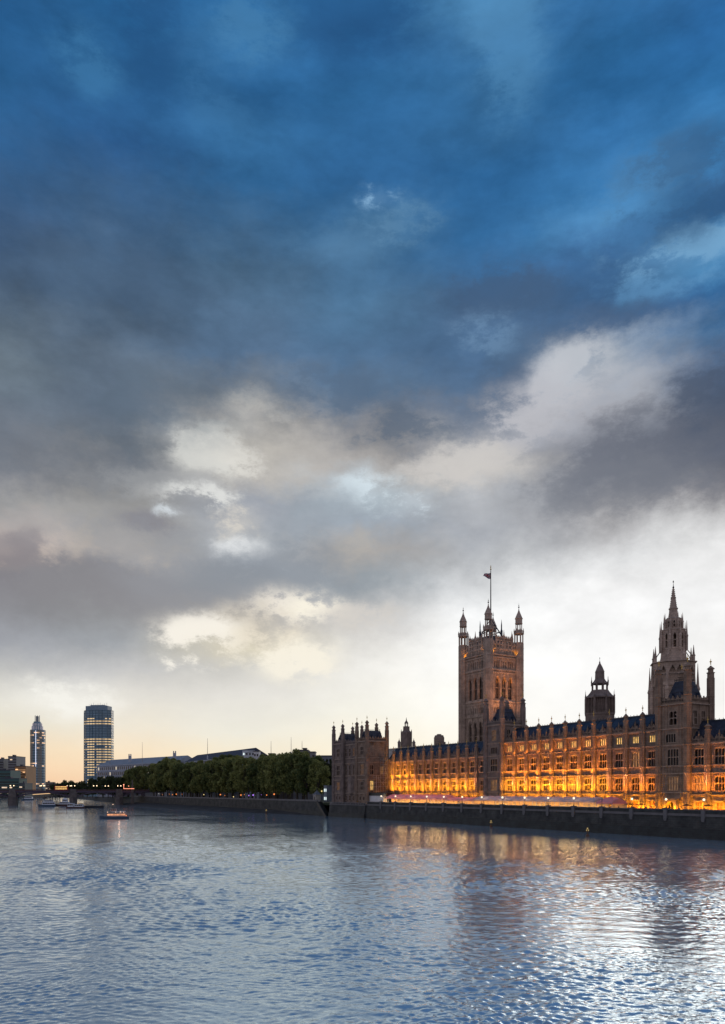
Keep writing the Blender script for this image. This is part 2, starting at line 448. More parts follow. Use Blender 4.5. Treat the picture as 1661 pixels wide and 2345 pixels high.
# ------------------------------------------------------------------ gothic pieces
def pinnacle_prof(z0, z1, r):
    h = z1 - z0
    return [(r, z0), (r, z0 + .30*h), (1.22*r, z0 + .32*h), (1.22*r, z0 + .36*h), (.78*r, z0 + .38*h), (.78*r, z0 + .56*h), (1.12*r, z0 + .58*h),
            (1.1*r, z0 + .62*h), (.8*r, z0 + .68*h), (.42*r, z0 + .75*h), (.16*r, z0 + .82*h)]
def finial_mb(cx, cy, z0, z1, r):
    h = z1 - z0; m = MB()
    m.lathe(cx, cy, [(.16*r, z0), (.1*r, z0 + .35*h), (.34*r, z0 + .45*h), (.34*r, z0 + .55*h), (.1*r, z0 + .62*h), (.05*r, z1)], 6)
    return m
def turret_mesh(m, cx, cy, z0, zs, zt, r, rings, n=8):
    """buttress turret: ribbed octagonal shaft with rings, pinnacle above zs up to zt (without finial)"""
    prof = [(r, z0)]
    for z in sorted(rings):
        prof += [(r, z - .28), (r * 1.16, z - .12), (r * 1.16, z + .14), (r, z + .3)]
    prof += [(r, zs)]
    m.lathe(cx, cy, prof, n)
    for i in range(n):
        a = math.pi / n + 2 * math.pi * i / n
        x, y = cx + r * math.cos(a), cy + r * math.sin(a)
        m.box(x - .09, x + .09, y - .09, y + .09, z0, zs)
    m.lathe(cx, cy, pinnacle_prof(zs, zt, r), n)

def window_mesh(w, h, lights, transom, depth_=0.35, arch=True):
    """stone frame of one window: local x across, y depth (0 = outer face), z up from the sill; opening w x h"""
    m = MB()
    fr = 0.14
    m.box(-w/2 - fr, -w/2, 0, depth_, -0.05, h + fr); m.box(w/2, w/2 + fr, 0, depth_, -0.05, h + fr)
    m.box(-w/2, w/2, 0, depth_, h, h + fr)
    m.box(-w/2 - fr - .06, w/2 + fr + .06, -.12, depth_, -0.22, -0.052)
    lw = w / lights
    for i in range(1, lights):
        x = -w/2 + i * lw
        m.box(x - .055, x + .055, .08, depth_ - .04, 0, h)
    zs = [transom * h] if transom else []
    for z in zs:
        m.box(-w/2, w/2, .06, depth_ - .06, z - .09, z + .09)
    if arch:
        for top in zs + [h]:
            for i in range(lights):
                x0 = -w/2 + i * lw
                a = lw * .5
                for sx, xx in ((1, x0), (-1, x0 + lw)):
                    m.add([(xx, .08, top), (xx, .08, top - a * 1.1), (xx + sx * a * .25, .08, top - a * .45), (xx + sx * a, .08, top),
                           (xx, depth_ - .08, top), (xx, depth_ - .08, top - a * 1.1), (xx + sx * a * .25, depth_ - .08, top - a * .45), (xx + sx * a, depth_ - .08, top)],
                          [(0,1,2,3),(7,6,5,4),(0,4,5,1),(1,5,6,2),(2,6,7,3),(3,7,4,0)])
    return m
def pane_mesh(w, h, y):
    m = MB(); m.box(-w/2, w/2, y, y + .04, 0, h); return m
_wc = {}
def window_pair(w, h, lights, transom, pane_mat, depth_=0.35, frame_mat=None):
    k = (round(w, 2), round(h, 2), lights, transom, pane_mat.name, depth_)
    if k not in _wc:
        a = window_mesh(w, h, lights, transom, depth_).mesh('window'); a.materials.append(frame_mat or TRIM)
        b = pane_mesh(w, h, depth_ - .1).mesh('pane'); b.materials.append(pane_mat)
        _wc[k] = (a, b)
    return _wc[k]
def put_window(parent, porg, pos, rz, w, h, lights, transom, pane_mat, depth_=0.35, label=None, frame_mat=None):
    """pos in palace-frame coordinates (t, v, z); porg origin of the parent in the same frame"""
    a, b = window_pair(w, h, lights, transom, pane_mat, depth_, frame_mat)
    o = link('window', a, parent, label, (pos[0] - porg[0], pos[1] - porg[1], pos[2] - porg[2]))
    o.rotation_euler = (0, 0, rz)
    link('pane', b, o)
    return o

def wall_with_openings(m, x0, x1, y, yb, z0, z1, ops, face='y-'):
    """a wall from x0..x1, z0..z1, outer face at y, back at yb, with openings ops=[(cx,w,za,zb)] (no overlap in x). face y- : axis x; face x+ : axis y"""
    def bx(a0, a1, za, zb):
        if a1 - a0 < 1e-4 or zb - za < 1e-4: return
        if face == 'y-': m.box(a0, a1, y, yb, za, zb)
        else: m.box(min(y, yb), max(y, yb), a0, a1, za, zb)
    cur = x0
    for cx, w, za, zb in sorted(ops):
        bx(cur, cx - w/2, z0, z1)
        bx(cx - w/2, cx + w/2, z0, za)
        bx(cx - w/2, cx + w/2, zb, z1)
        cur = cx + w/2
    bx(cur, x1, z0, z1)

def statue(m, x, y, z, h, face='y-'):
    """a carved niche figure under a canopy"""
    dxn, dyn = (0, -1) if face == 'y-' else (1, 0)
    cx, cy = x + dxn * .18, y + dyn * .18
    m.lathe(cx, cy, [(.2, z), (.26, z + .15), (.26, z + .3), (.2, z + .32), (.24, z + .5), (.2, z + .3 + h*.6), (.12, z + .3 + h*.8), (.13, z + .3 + h*.92), (.05, z + .3 + h)], 6)
    m.lathe(cx, cy, [(.32, z + .5 + h), (.34, z + .75 + h), (.2, z + 1.0 + h), (.03, z + 1.7 + h)], 6)

def parapet_run(m, a0, a1, y, z0, z1, face='y-', step=1.45, thick=.3):
    """pierced battlemented parapet with small gabled merlons"""
    def bx(p0, p1, za, zb, yy=0.0):
        if face == 'y-': m.box(p0, p1, y + yy, y + yy + thick, za, zb)
        elif face == 'x+': m.box(y - yy - thick, y - yy, p0, p1, za, zb)
        elif face == 'y+': m.box(p0, p1, y - yy - thick, y - yy, za, zb)
        else: m.box(y + yy, y + yy + thick, p0, p1, za, zb)
    h = z1 - z0
    bx(a0, a1, z0, z0 + .22 * h); bx(a0, a1, z0 + .56 * h, z0 + .68 * h)
    n = max(2, int(round((a1 - a0) / step)))
    w = (a1 - a0) / n
    for i in range(n):
        c = a0 + (i + .5) * w
        bx(c - w * .28, c + w * .28, z0 + .68 * h, z0 + .9 * h)
        bx(c - w * .1, c + w * .1, z0 + .9 * h, z1 + .25)
        for k in (-.5, -.17, .17):
            bx(c + k * w - .08, c + k * w + .08, z0 + .22 * h, z0 + .56 * h, .06)
    return m

#PALACE
# ------------------------------------------------------------------ the river front
PORG = (-85.0, 10.0, ZT)
palace = pthing('gothic_palace', 85.0, 10.0, ZT, 'long floodlit gothic stone palace front with rows of buttress pinnacles above the river terrace', 'palace')
WINGA = [171.5, 168.0, 162.0, 156.5, 150.6, 144.8, 138.9, 133.2, 127.3, 121.3, 115.6, 109.8, 103.9]
CENTRE = [94.9, 88.4, 82.2, 76.1, 70.0, 63.8, 57.6, 51.6, 45.3, 39.0, 32.9, 27.1]
NORTH = [17.7, 11.6, 5.4, -0.8, -7.0, -13.0]
wall = MB(); carve = MB(); course = MB(); par = MB(); ground_door = MB(); niche = MB()
def carved_panel(m, xa, xb, z0, z1, y, n, rr):
    for _ in range(n):
        cx = rr.uniform(xa + .15, xb - .15); cz = rr.uniform(z0 + .2, z1 - .2)
        s = rr.uniform(.1, .3); q = rr.uniform(.1, .32); d = rr.uniform(.06, .22)
        m.frus((cx - s, cx + s, y - d * .2, y + .02), (cx - s * .5, cx + s * .5, y - d * .2, y + .02), cz - q, cz + q)
        m.box(cx - s * .6, cx + s * .6, y - d, y, cz - q * .6, cz + q * .6)
rr = random.Random(3)
lit_top = {94.9: 1, 88.4: 1, 82.2: 1, 76.1: 1, 70.0: .4, 63.8: 1, 57.6: 1, 51.6: 1, 45.3: 1, 39.0: 1, 32.9: 1}
YF = 10.35
def bay(sA, sB, kind, idx):
    x0, x1 = -sA, -sB
    c = (x0 + x1) / 2; w = x1 - x0
    ww = 2.75 if w > 5 else 1.7
    clear0, clear1 = x0 + .8, x1 - .8
    lv = [(LD + .2, LC)]
    # storeys: (z0, z1, window base, window top, window width, lights, transom)
    st = [(LD + .2, LC, 12.55, 16.4, ww, 3, .52), (LB2, LB, 19.65, 24.0, ww, 3, .5)]
    if kind == 'centre':
        st.append((LB + .2, LA, 26.7, 28.7, ww * .82, 3, 0))
    for k, (z0, z1, wa, wb, wd, li, tr) in enumerate(st):
        wall_with_openings(wall, x0, x1, YF, YF + .7, z0, z1, [(c, wd, wa, wb)])
        pm = GLASS
        if k == 2 and lit_top.get(sA, 0): pm = LIT
        if k == 1 and kind == 'centre' and sA in (39.0,): pm = LIT_LOW
        if k == 0 and rr.random() < .08: pm = LIT_DIM
        put_window(palace, PORG, (c, YF - .02, wa), 0, wd, wb - wa, li, tr, pm, .6)
        # blind tracery ribs and hood over the window
        for xx in (c - wd/2 - .42, c + wd/2 + .42, clear0 + .15, clear1 - .15):
            if clear0 < xx < clear1:
                niche.box(xx - .07, xx + .07, YF - .16, YF, z0 + .1, z1 - .1)
        if k < 2:
            niche.box(c - wd/2 - .5, c + wd/2 + .5, YF - .22, YF, wb + .16, wb + .3)
            for xx in ((x0 + .8 + c - wd/2) / 2, (x1 - .8 + c + wd/2) / 2):
                if w > 5:
                    statue(niche, xx, YF, wa + .2, 1.5)
            for q in range(7):      # arcaded frieze under the course
                xx = clear0 + (q + .5) * (clear1 - clear0) / 7
                niche.box(xx - .09, xx + .09, YF - .14, YF, z1 - .62, z1 - .15)
            niche.box(clear0, clear1, YF - .2, YF, z1 - .8, z1 - .66)
        else:
            for q in range(9):
                xx = clear0 + (q + .5) * (clear1 - clear0) / 9
                niche.box(xx - .07, xx + .07, YF - .12, YF, z1 - .7, z1 - .1)
            carved_panel(carve, clear0, c - wd/2 - .3, z0 + .2, z1 - .8, YF, 6, rr)
            carved_panel(carve, c + wd/2 + .3, clear1, z0 + .2, z1 - .8, YF, 6, rr)
    wall.box(x0, x1, YF, YF + .5, LC, LB2)
    carved_panel(carve, clear0, clear1, LC + .15, LB2 - .1, YF, 22, rr)
    # ground storey
    wall_with_openings(wall, x0, x1, YF, YF + .6, ZT, LD + .2, [(c, 1.7, ZT + .05, 9.3)])
    ground_door.box(c - .85, c + .85, YF + .3, YF + .36, ZT + .05, 9.3)
    niche.box(c - 1.25, c + 1.25, YF - .55, YF, 9.55, 9.85)
    niche.box(c - .06, c + .06, YF + .18, YF + .3, ZT + .05, 9.3)
    niche.box(c - .85, c + .85, YF + .18, YF + .3, 8.1, 8.25)
LIT_LOW = glow('lit_window_low', (1.0, 0.45, 0.12), 0.28, var=0.9, scale=0.7)
LIT_DIM = glow('lit_window_dim', (1.0, 0.45, 0.12), 0.14, var=0.9, scale=0.8)
for lst, kind in ((WINGA, 'wing'), (CENTRE, 'centre'), (NORTH, 'wing')):
    for i in range(len(lst) - 1):
        bay(lst[i], lst[i + 1], kind, i)
    xa, xb = -lst[0], -lst[-1]
    top = LA if kind == 'centre' else LB
    for z, pr, hh in [(11.45, .75, .22), (LD + .05, .35, .18), (LC, .5, .25), (LB2, .4, .22)] + ([(LB, .62, .28), (LA, .6, .35)] if kind == 'centre' else [(LB, .62, .35)]):
        course.box(xa, xb, YF - pr, YF + .02, z - hh / 2, z + hh / 2)
        course.box(xa, xb, YF - pr * .55, YF + .02, z - hh / 2 - .16, z - hh / 2)
    parapet_run(par, xa, xb, YF - .25, top + .18, top + 1.9, step=1.5)
    for i in range(len(lst) - 1):      # small pinnacle on the parapet at mid bay
        c = -(lst[i] + lst[i + 1]) / 2
        par.lathe(c, YF - .1, [(.28, top + .2), (.28, top + 2.3), (.36, top + 2.4), (.22, top + 2.6), (.04, top + 3.6)], 6)
wall.box(-175.6, -171.5, YF, YF + .5, ZT, LB + 1.5)
wall.build('wall', STONE, palace, PORG)
niche.build('niche_carving', TRIM, palace, PORG)
carve.build('heraldic_carving', STONE_D, palace, PORG)
course.build('string_course', TRIM, palace, PORG)
par.build('parapet', STONE, palace, PORG)
ground_door.build('door_row', material('oak_door', (0.22, 0.09, 0.04), 0.6, 0.3, 2), palace, PORG)
# body behind the facade and roofs
def roof_part(lst, eave, ridge, y0, yr, y1, mt, xa=None, xb=None):
    xa, xb = -lst[0], -lst[-1]
    m = MB()
    n = int((xb - xa) / 3)
    m.add([(xa, y0, eave), (xb, y0, eave), (xb, yr, ridge), (xa, yr, ridge), (xb, y1, eave), (xa, y1, eave)],
          [(0,1,2,3), (3,2,4,5), (0,3,5), (1,4,2), (0,5,4,1)])
    for i in range(n + 1):
        x = xa + (xb - xa) * i / n
        m.tube((x, y0 + .02, eave + .05), (x, yr, ridge + .05), .09, 4)
    m.box(xa, xb, yr - .12, yr + .12, ridge - .05, ridge + .35)
    r = m.build('roof', mt, palace, PORG)
    c = MB()      # cresting along the ridge
    for i in range(int((xb - xa) / 1.2)):
        x = xa + .6 + i * 1.2
        c.box(x - .05, x + .05, yr - .05, yr + .05, ridge + .35, ridge + .7)
    c.build('cresting', CAST, r)
    r.children[0].location = (0, 0, 0)
    me = r.children[0].data
    me.transform(Matrix.Translation((-PORG[0], -PORG[1], -PORG[2])))
    d = MB()      # small gabled dormers in the roof
    for i in range(n // 2):
        x = xa + 3 + i * 6
        f = .35
        yy = y0 + (yr - y0) * f; zz = eave + (ridge - eave) * f
        d.box(x - .35, x + .35, yy - .8, yy + 1.2, zz - .6, zz + .35)
        d.add([(x - .45, yy - .85, zz + .35), (x + .45, yy - .85, zz + .35), (x, yy - .85, zz + .95), (x - .45, yy + 1.2, zz + .35), (x + .45, yy + 1.2, zz + .35), (x, yy + 1.2, zz + .95)],
              [(0,1,2), (3,5,4), (0,3,4,1), (1,4,5,2), (2,5,3,0)])
    dd = d.build('dormer_row', mt, palace, PORG)
body = MB()
body.box(-175.5, -103.9, YF + .85, 26, ZT, LB + .4)
body.box(-94.9, -27.1, YF + .85, 26, ZT, LA + .3)
body.box(-17.7, 13, YF + .85, 26, ZT, LB + .4)
body.build('body', STONE_D, palace, PORG)
roof_part([175.5, 103.9], LB + .9, 31.6, 11.3, 15.8, 22, IRON_ROOF)
roof_part([94.9, 27.1], LA + .9, 35.2, 11.3, 16.3, 23, IRON_ROOF)
roof_part([17.7, -13], LB + .9, 31.8, 11.3, 15.8, 22, IRON_ROOF)
# buttress turrets with pinnacles
def turret_kind(ztop_base, zt, zf, rings):
    m = MB(); turret_mesh(m, 0, 0, ZT, ztop_base, zt, .78, rings)
    a = m.mesh('turret', (0, 0, ZT)); a.materials.append(STONE)
    f = finial_mb(0, 0, zt - .6, zf, .78); b = f.mesh('finial', (0, 0, ZT)); b.materials.append(GILT)
    return a, b
tk_c = turret_kind(32.0, 36.6, 37.7, [LD, LC, LB2, LB, LA])
tk_w = turret_kind(27.7, 31.4, 32.6, [LD, LC, LB2, LB])
def place_turret(s, kind):
    a, b = tk_c if kind == 'centre' else tk_w
    o = link('turret', a, palace, None, (-s - PORG[0], 9.75 - PORG[1], 0))
    link('finial', b, o)
for s in WINGA[1:-1]: place_turret(s, 'wing')
for s in CENTRE[1:-1]: place_turret(s, 'centre')
for s in NORTH[1:]: place_turret(s, 'wing')

# floodlights of the river front
house = MB()
def flood(s, v, z, ts, tv, tz, power, col, size=R(95), blend=0.9):
    house.box(-s - .22, -s + .22, v - .16, v + .16, z - .28, z - .06)
    return spot('floodlight', PW(s, v, z), PW(ts, tv, tz), power, col, size, blend)
def bays(lst):
    return [((a + b) / 2, a, b) for a, b in zip(lst, lst[1:])]
PL = 11.0
def strip(sF, sN, v, z, power_m, col, tv=10.6, dz=3.4, spread=R(150)):
    """row of small uplighters standing side by side on a ledge"""
    x = -sF + .5
    while x < -sN:
        house.box(x - .22, x + .22, v - .12, v + .12, z - .26, z - .06); x += 1.55
    power_m *= 1.25
    n = max(1, int(round((sF - sN) / 5.5)))
    w = (sF - sN) / n
    for i in range(n):
        c = sN + (i + .5) * w
        o = area('floodlight', PW(c, v, z), PW(c, tv, z + dz), power_m * w, col, w * .92, .22)
        o.data.spread = spread
strip(171.0, 150.8, 7.6, 12.3, 115, SODY, dz=3.6, spread=R(110))
strip(150.4, 110.2, 7.6, 12.3, 88, SODY, dz=3.6, spread=R(110))
strip(171.0, 150.8, 8.3, 17.7, 75, SODY, dz=5.5, spread=R(100))
strip(94.0, 45.6, 7.6, 12.3, 104, SODY, dz=3.6, spread=R(110))
strip(45.0, 28.2, 7.8, 12.3, 45, SODIUM, dz=3.0, spread=R(110))
strip(94.0, 45.6, 8.3, 17.7, 36, SODIUM, dz=5.8, spread=R(90))
strip(94.0, 45.6, 9.0, 25.6, 15, SODIUM, dz=3.8, spread=R(110))
strip(16.6, -12, 7.8, 12.3, 48, SODIUM, dz=3.0, spread=R(110))
strip(43.5, 28.2, 8.0, 6.6, 90, SODY, dz=2.8, spread=R(130))
strip(26.0, 18.8, 7.6, 6.6, 100, SODY, tv=9.6, dz=2.8, spread=R(130))
strip(16.6, -12, 8.0, 6.6, 90, SODY, dz=2.8, spread=R(130))
strip(161, 104.5, 8.3, 10.4, 20, SODY, dz=1.2)
strip(94, 44, 8.3, 10.4, 26, SODY, dz=1.2)
for s in WINGA[1:-1] + CENTRE[1:-1] + NORTH[1:]:
    flood(s, 7.95, 12.2, s, 9.0, 21, 900 * PL * (1 if s > 50 or s < 20 else .9), PEACH, R(42))
house.build('floodlight_row', CAST, palace, PORG)

# ------------------------------------------------------------------ square towers of the river front
def pavilion_tower(name, label, sF, sN, v0, v1, zb, corn, ptop, roof, ttop, r, front, side, belfry=None, rings=(), mt=STONE, floor=None, group=None, sidewalls=True, shaft_top=None):
    """roof=(z1, inset); front/side: lists of (cx fraction, w, za, zb, lights, transom, pane material)"""
    org = (-(sF + sN) / 2, (v0 + v1) / 2, zb)
    th = pthing(name, (sF + sN) / 2, (v0 + v1) / 2, zb, label, 'tower', group)
    x0, x1 = -sF, -sN
    W = MB(); cs = MB()
    fl = sorted(set([zb] + [z for z in rings] + [corn]))
    for z0, z1 in zip(fl, fl[1:]):
        ops = [(x0 + fx * (x1 - x0), w, a, b) for fx, w, a, b, *_ in front if z0 - .01 <= a and b <= z1 + .01]
        wall_with_openings(W, x0, x1, v0, v0 + .6, z0, z1, ops)
        ops = [(v0 + fy * (v1 - v0), w, a, b) for fy, w, a, b, *_ in side if z0 - .01 <= a and b <= z1 + .01]
        wall_with_openings(W, v0 + .6, v1 - .6, x1, x1 - .6, z0, z1, ops, 'x+')
        bel = belfry and z0 >= belfry - .01
        ops2 = ops if bel else []
        wall_with_openings(W, v0 + .6, v1 - .6, x0 + .6, x0, z0, z1, ops2, 'x+')
        ops = [(x0 + fx * (x1 - x0), w, a, b) for fx, w, a, b, *_ in front if z0 - .01 <= a and b <= z1 + .01] if bel else []
        wall_with_openings(W, x0, x1, v1 - .6, v1, z0, z1, ops)
        # ribs
        nrib = 8
        for i in range(nrib + 1):
            for ax in (0, 1):
                L0, L1 = (x0 + r, x1 - r) if ax == 0 else (v0 + r, v1 - r)
                p = L0 + (L1 - L0) * i / nrib
                lst = front if ax == 0 else side
                A, B = (x0, x1) if ax == 0 else (v0, v1)
                if any(abs(p - (A + f * (B - A))) < w / 2 + .12 and a < z1 and b > z0 for f, w, a, b, *_ in lst):
                    continue
                if ax == 0: W.box(p - .08, p + .08, v0 - .14, v0, z0 + .15, z1 - .15)
                else: W.box(x1, x1 + .14, p - .08, p + .08, z0 + .15, z1 - .15)
    rc = random.Random(int(sF * 7))
    for z in list(rings)[0:] + [corn]:
        e = .3 if z != corn else .45
        cs.box(x0 - e, x1 + e, v0 - e, v0 - .002, z - .2, z + .14)
        cs.box(x1 + .002, x1 + e, v0 - e, v1 + e, z - .2, z + .14)
        cs.box(x0 - e, x1 + e, v1 + .002, v1 + e, z - .2, z + .14)
        cs.box(x0 - e, x0 - .002, v0 - e, v1 + e, z - .2, z + .14)
    if not belfry:
        W.box(x0 + .7, x1 - .7, v0 + .95, v1 - .7, zb, corn - .1)
    else:
        W.box(x0 + .7, x1 - .7, v0 + .95, v1 - .7, zb, belfry - .3)
        W.box(x0 + .6, x1 - .6, v0 + .6, v1 - .6, corn - .5, corn - .2)
    W.build('wall', mt, th, org)
    cs.build('cornice', TRIM, th, org)
    for lst, isf in ((front, True), (side, False)):
        for f, w, a, b, li, tr, pm in lst:
            if isf: pos, rz = (x0 + f * (x1 - x0), v0 - .04, a), 0
            else: pos, rz = (x1 + .04, v0 + f * (v1 - v0), a), math.pi / 2
            if pm is None:
                me, _ = window_pair(w, b - a, li, tr, GLASS, .5)
                o = link('window', me, th, None, tuple(p - q for p, q in zip(pos, org))); o.rotation_euler = (0, 0, rz)
            else:
                put_window(th, org, pos, rz, w, b - a, li, tr, pm, .5)
    P = MB()
    parapet_run(P, x0 + r, x1 - r, v0 - .1, corn + .15, ptop, 'y-', 1.5)
    parapet_run(P, v0 + r, v1 - r, x1 + .1, corn + .15, ptop, 'x+', 1.5)
    parapet_run(P, x0 + r, x1 - r, v1 + .1, corn + .15, ptop, 'y+', 1.5)
    parapet_run(P, v0 + r, v1 - r, x0 - .1, corn + .15, ptop, 'x-', 1.5)
    P.build('parapet', mt, th, org)
    Rf = MB(); i0 = 1.1; z1, ins = roof
    a = (x0 + i0, x1 - i0, v0 + i0, v1 - i0); b = (x0 + ins, x1 - ins, v0 + ins, v1 - ins)
    Rf.frus(a, b, corn + .2, z1)
    for f in (.25, .5, .75):
        zz = corn + .2 + (z1 - corn) * f
        q = [a[i] + (b[i] - a[i]) * f for i in range(4)]
        Rf.box(q[0] - .08, q[1] + .08, q[2] - .08, q[3] + .08, zz - .1, zz + .1)
    for f in (.3, .7):       # dormer on the two river slopes
        zz = corn + .9
        xx = a[0] + (a[1] - a[0]) * f
        Rf.box(xx - .5, xx + .5, a[2] - .1, a[2] + 2, zz, zz + 1.5); Rf.frus((xx - .6, xx + .6, a[2] - .15, a[2] + 2), (xx - .05, xx + .05, a[2] - .15, a[2] + 2), zz + 1.5, zz + 2.5)
        yy = a[2] + (a[3] - a[2]) * f
        Rf.box(a[1] - 2, a[1] + .1, yy - .5, yy + .5, zz, zz + 1.5); Rf.frus((a[1] - 2, a[1] + .15, yy - .6, yy + .6), (a[1] - 2, a[1] + .15, yy - .05, yy + .05), zz + 1.5, zz + 2.5)
    rf = Rf.build('roof', IRON_ROOF, th, org)
    C = MB()
    nx = int((b[1] - b[0]) / .7)
    for yy in (b[2], b[3]):
        C.box(b[0], b[1], yy - .05, yy + .05, z1 + .45, z1 + .55)
        for i in range(nx + 1):
            C.box(b[0] + i * .7 - .05, b[0] + i * .7 + .05, yy - .05, yy + .05, z1, z1 + .85)
    for xx in (b[0], b[1]):
        C.box(xx - .05, xx + .05, b[2], b[3], z1 + .45, z1 + .55)
    C.build('cresting', CAST, rf, org)
    for i, (tx, ty) in enumerate(((x1, v0), (x0, v0), (x1, v1), (x0, v1))):
        m = MB(); st_ = shaft_top or (ptop + 1.5)
        turret_mesh(m, tx, ty, zb if i < 3 else corn - 6, st_, ttop - 1.2, r, [z for z in list(rings) + [corn, ptop + .3]])
        o = m.build('turret', mt, th, org)
        finial_mb(tx, ty, ttop - 1.7, ttop, r).build('finial', GILT, o, org)
    return th, org

GL = GLASS
frontT = [(.5, 3.6, 7.0, 10.0, 4, 0, GL), (.5, 3.4, 12.6, 16.5, 4, .5, LIT_DIM), (.5, 3.6, 19.7, 24.3, 4, .5, GL), (.42, 3.2, 26.2, 28.6, 4, 0, GL), (.5, 2.4, 31.1, 35.0, 2, .5, None)]
sideT = [(.32, 1.7, 31.1, 35.0, 2, .5, None), (.68, 1.7, 31.1, 35.0, 2, .5, None)]
tower_a, _ = pavilion_tower('river_front_tower', 'square pinnacled stone tower in the river front just before the tallest square tower', 103.9, 94.9, 9.6, 19.8, ZT, 36.6, 38.6, (43.0, 3.0), 49.0, .95,
               [(.5, 3.6, 7.0, 10.0, 4, 0, GL), (.5, 3.4, 12.6, 16.5, 4, .5, LIT_LOW), (.5, 3.6, 19.7, 24.3, 4, .5, GL), (.5, 3.2, 26.2, 28.6, 4, 0, GL), (.5, 2.4, 31.1, 34.8, 3, .5, LIT_DIM)],
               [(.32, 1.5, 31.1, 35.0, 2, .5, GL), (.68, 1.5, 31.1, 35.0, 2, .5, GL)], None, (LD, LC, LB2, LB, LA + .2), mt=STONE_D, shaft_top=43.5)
tower_b, _ = pavilion_tower('river_front_tower', 'square pinnacled stone tower in the river front, below the tall pointed spire', 27.1, 17.7, 9.6, 19.8, ZT, 36.9, 39.0, (43.6, 3.0), 50.0, .95,
               frontT, sideT, LA + .2, (LD, LC, LB2, LB, LA + .2), shaft_top=44.5)
for s, k in ((94.9, 1.0), (17.7, 1.6)):
    spot('floodlight', PW(s - .3, 7.6, 12.3), PW(s, 9.0, 28), 1100 * k, PEACH, R(34))
    spot('floodlight', PW(s - 1.5, 6.5, 30.0), PW(s, 9.4, 38), 120 * k, PEACH, R(30))
# arched entrance at the foot of the nearer tower
ent = MB()
ex = -22.4
ent.box(ex - 2.1, ex - 1.3, 8.2, 9.58, ZT, 9.9); ent.box(ex + 1.3, ex + 2.1, 8.2, 9.58, ZT, 9.9)
arc = [(ex + 1.3 * math.cos(a), 8.0 + 1.5 * math.sin(a)) for a in [math.pi * i / 10 for i in range(11)]]
for (xa, za), (xb, zb_) in zip(arc, arc[1:]):
    ent.add([(xa, 8.2, za), (xb, 8.2, zb_), (xb, 8.2, 9.9), (xa, 8.2, 9.9), (xa, 9.58, za), (xb, 9.58, zb_), (xb, 9.58, 9.9), (xa, 9.58, 9.9)], [(0,1,2,3), (7,6,5,4), (0,4,5,1), (3,2,6,7)])
ent.box(ex - 2.5, ex + 2.5, 7.9, 9.58, 9.92, 10.25)
ent.build('porch', STONE, tower_b, (-(27.1 + 17.7) / 2, 14.7, ZT))

# ------------------------------------------------------------------ south end pavilion on the river wall
def pw(f, w, a, b, li=2, tr=.5, pm=None):
    return (f, w, a, b, li, tr, pm or GLASS)
ends_front = [pw(.5, 2.6, 28.9, 32.6, 3), pw(.5, 2.8, 19.9, 24.6, 3, .5, LIT_DIM), pw(.5, 2.6, 12.9, 16.6, 3, .5), pw(.32, .9, 8.2, 10, 1, 0), pw(.68, .9, 8.2, 10, 1, 0)]
rings_e = (11.3, 17.6, 19.4, 25.4, 27.6)
org_e = None
pav_n, _ = pavilion_tower('end_pavilion_tower', 'square pinnacled corner tower at the far end of the lit front, scaffolding beside it', 184.6, 175.5, 0.3, 10.9, 6.4, 34.9, 36.9, (39.9, 2.2), 46.5, .85,
               ends_front, [pw(.24, 1.7, 30.6, 32.8, 2, 0), pw(.24, 1.7, 28.6, 30.0, 3, 0, LIT), pw(.74, 1.7, 30.4, 32.6, 2, 0), pw(.74, 1.9, 28.5, 29.9, 3, 0, LIT_DIM), pw(.24, 1.6, 19.9, 24.2, 2), pw(.74, 1.9, 19.9, 23.6, 3, .5, LIT_LOW), pw(.24, 1.7, 12.9, 17.0, 3, .5, LIT)],
               None, rings_e, shaft_top=40.2)
pav_s, _ = pavilion_tower('end_pavilion_tower', 'farthest square corner tower of the palace, beside the riverside trees', 207.1, 198.1, 0.3, 10.9, 6.4, 34.9, 36.9, (39.9, 2.2), 46.5, .85,
               [pw(.5, 2.6, 28.9, 32.6, 3), pw(.5, 2.8, 19.9, 24.6, 3), pw(.5, 2.6, 12.9, 16.6, 3, .5, LIT_LOW), pw(.32, .9, 8.2, 10, 1, 0), pw(.68, .9, 8.2, 10, 1, 0)],
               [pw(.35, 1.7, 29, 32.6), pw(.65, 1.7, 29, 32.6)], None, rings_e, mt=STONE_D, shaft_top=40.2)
# the link between both corner towers, with a three-sided oriel
LO = (-191.35, 5.0, 6.4)
lk = pthing('end_pavilion', 191.35, 5.0, 6.4, 'dark recessed stone block with a bay window between the two pinnacled corner towers', 'building')
W = MB(); N2 = MB()
for z0, z1, a, b in ((6.4, 11.3, 8.0, 10.2), (11.3, 17.6, 12.9, 16.6), (17.6, 19.4, 0, 0), (19.4, 25.4, 19.9, 24.6), (25.4, 27.6, 0, 0), (27.6, 34.0, 28.9, 32.4)):
    cxs = [-196.6, -193.2, -189.5, -186.1]
    ops = [(c, 1.5, a, b) for c in cxs] if b else []
    wall_with_openings(W, -198.1, -184.6, 1.4, 2.0, z0, z1, ops)
    for i, c in enumerate(cxs):
        if b:
            put_window(lk, LO, (c, 1.36, a), 0, 1.5, b - a, 2, .5, LIT_LOW if (i + int(z0)) % 4 == 1 and z0 < 12 or (z0 == 27.6 and i == 2) else GLASS, .5)
    for i in range(15):
        x = -197.2 + i * .83
        if not any(abs(x - c) < .9 for c in cxs) or not b:
            W.box(x - .07, x + .07, 1.26, 1.4, z0 + .1, z1 - .1)
    N2.box(-198.1, -184.6, 1.05, 1.4, z1 - .16, z1 + .14)
W.box(-198, -184.7, 2.4, 10, 6.4, 33.5)
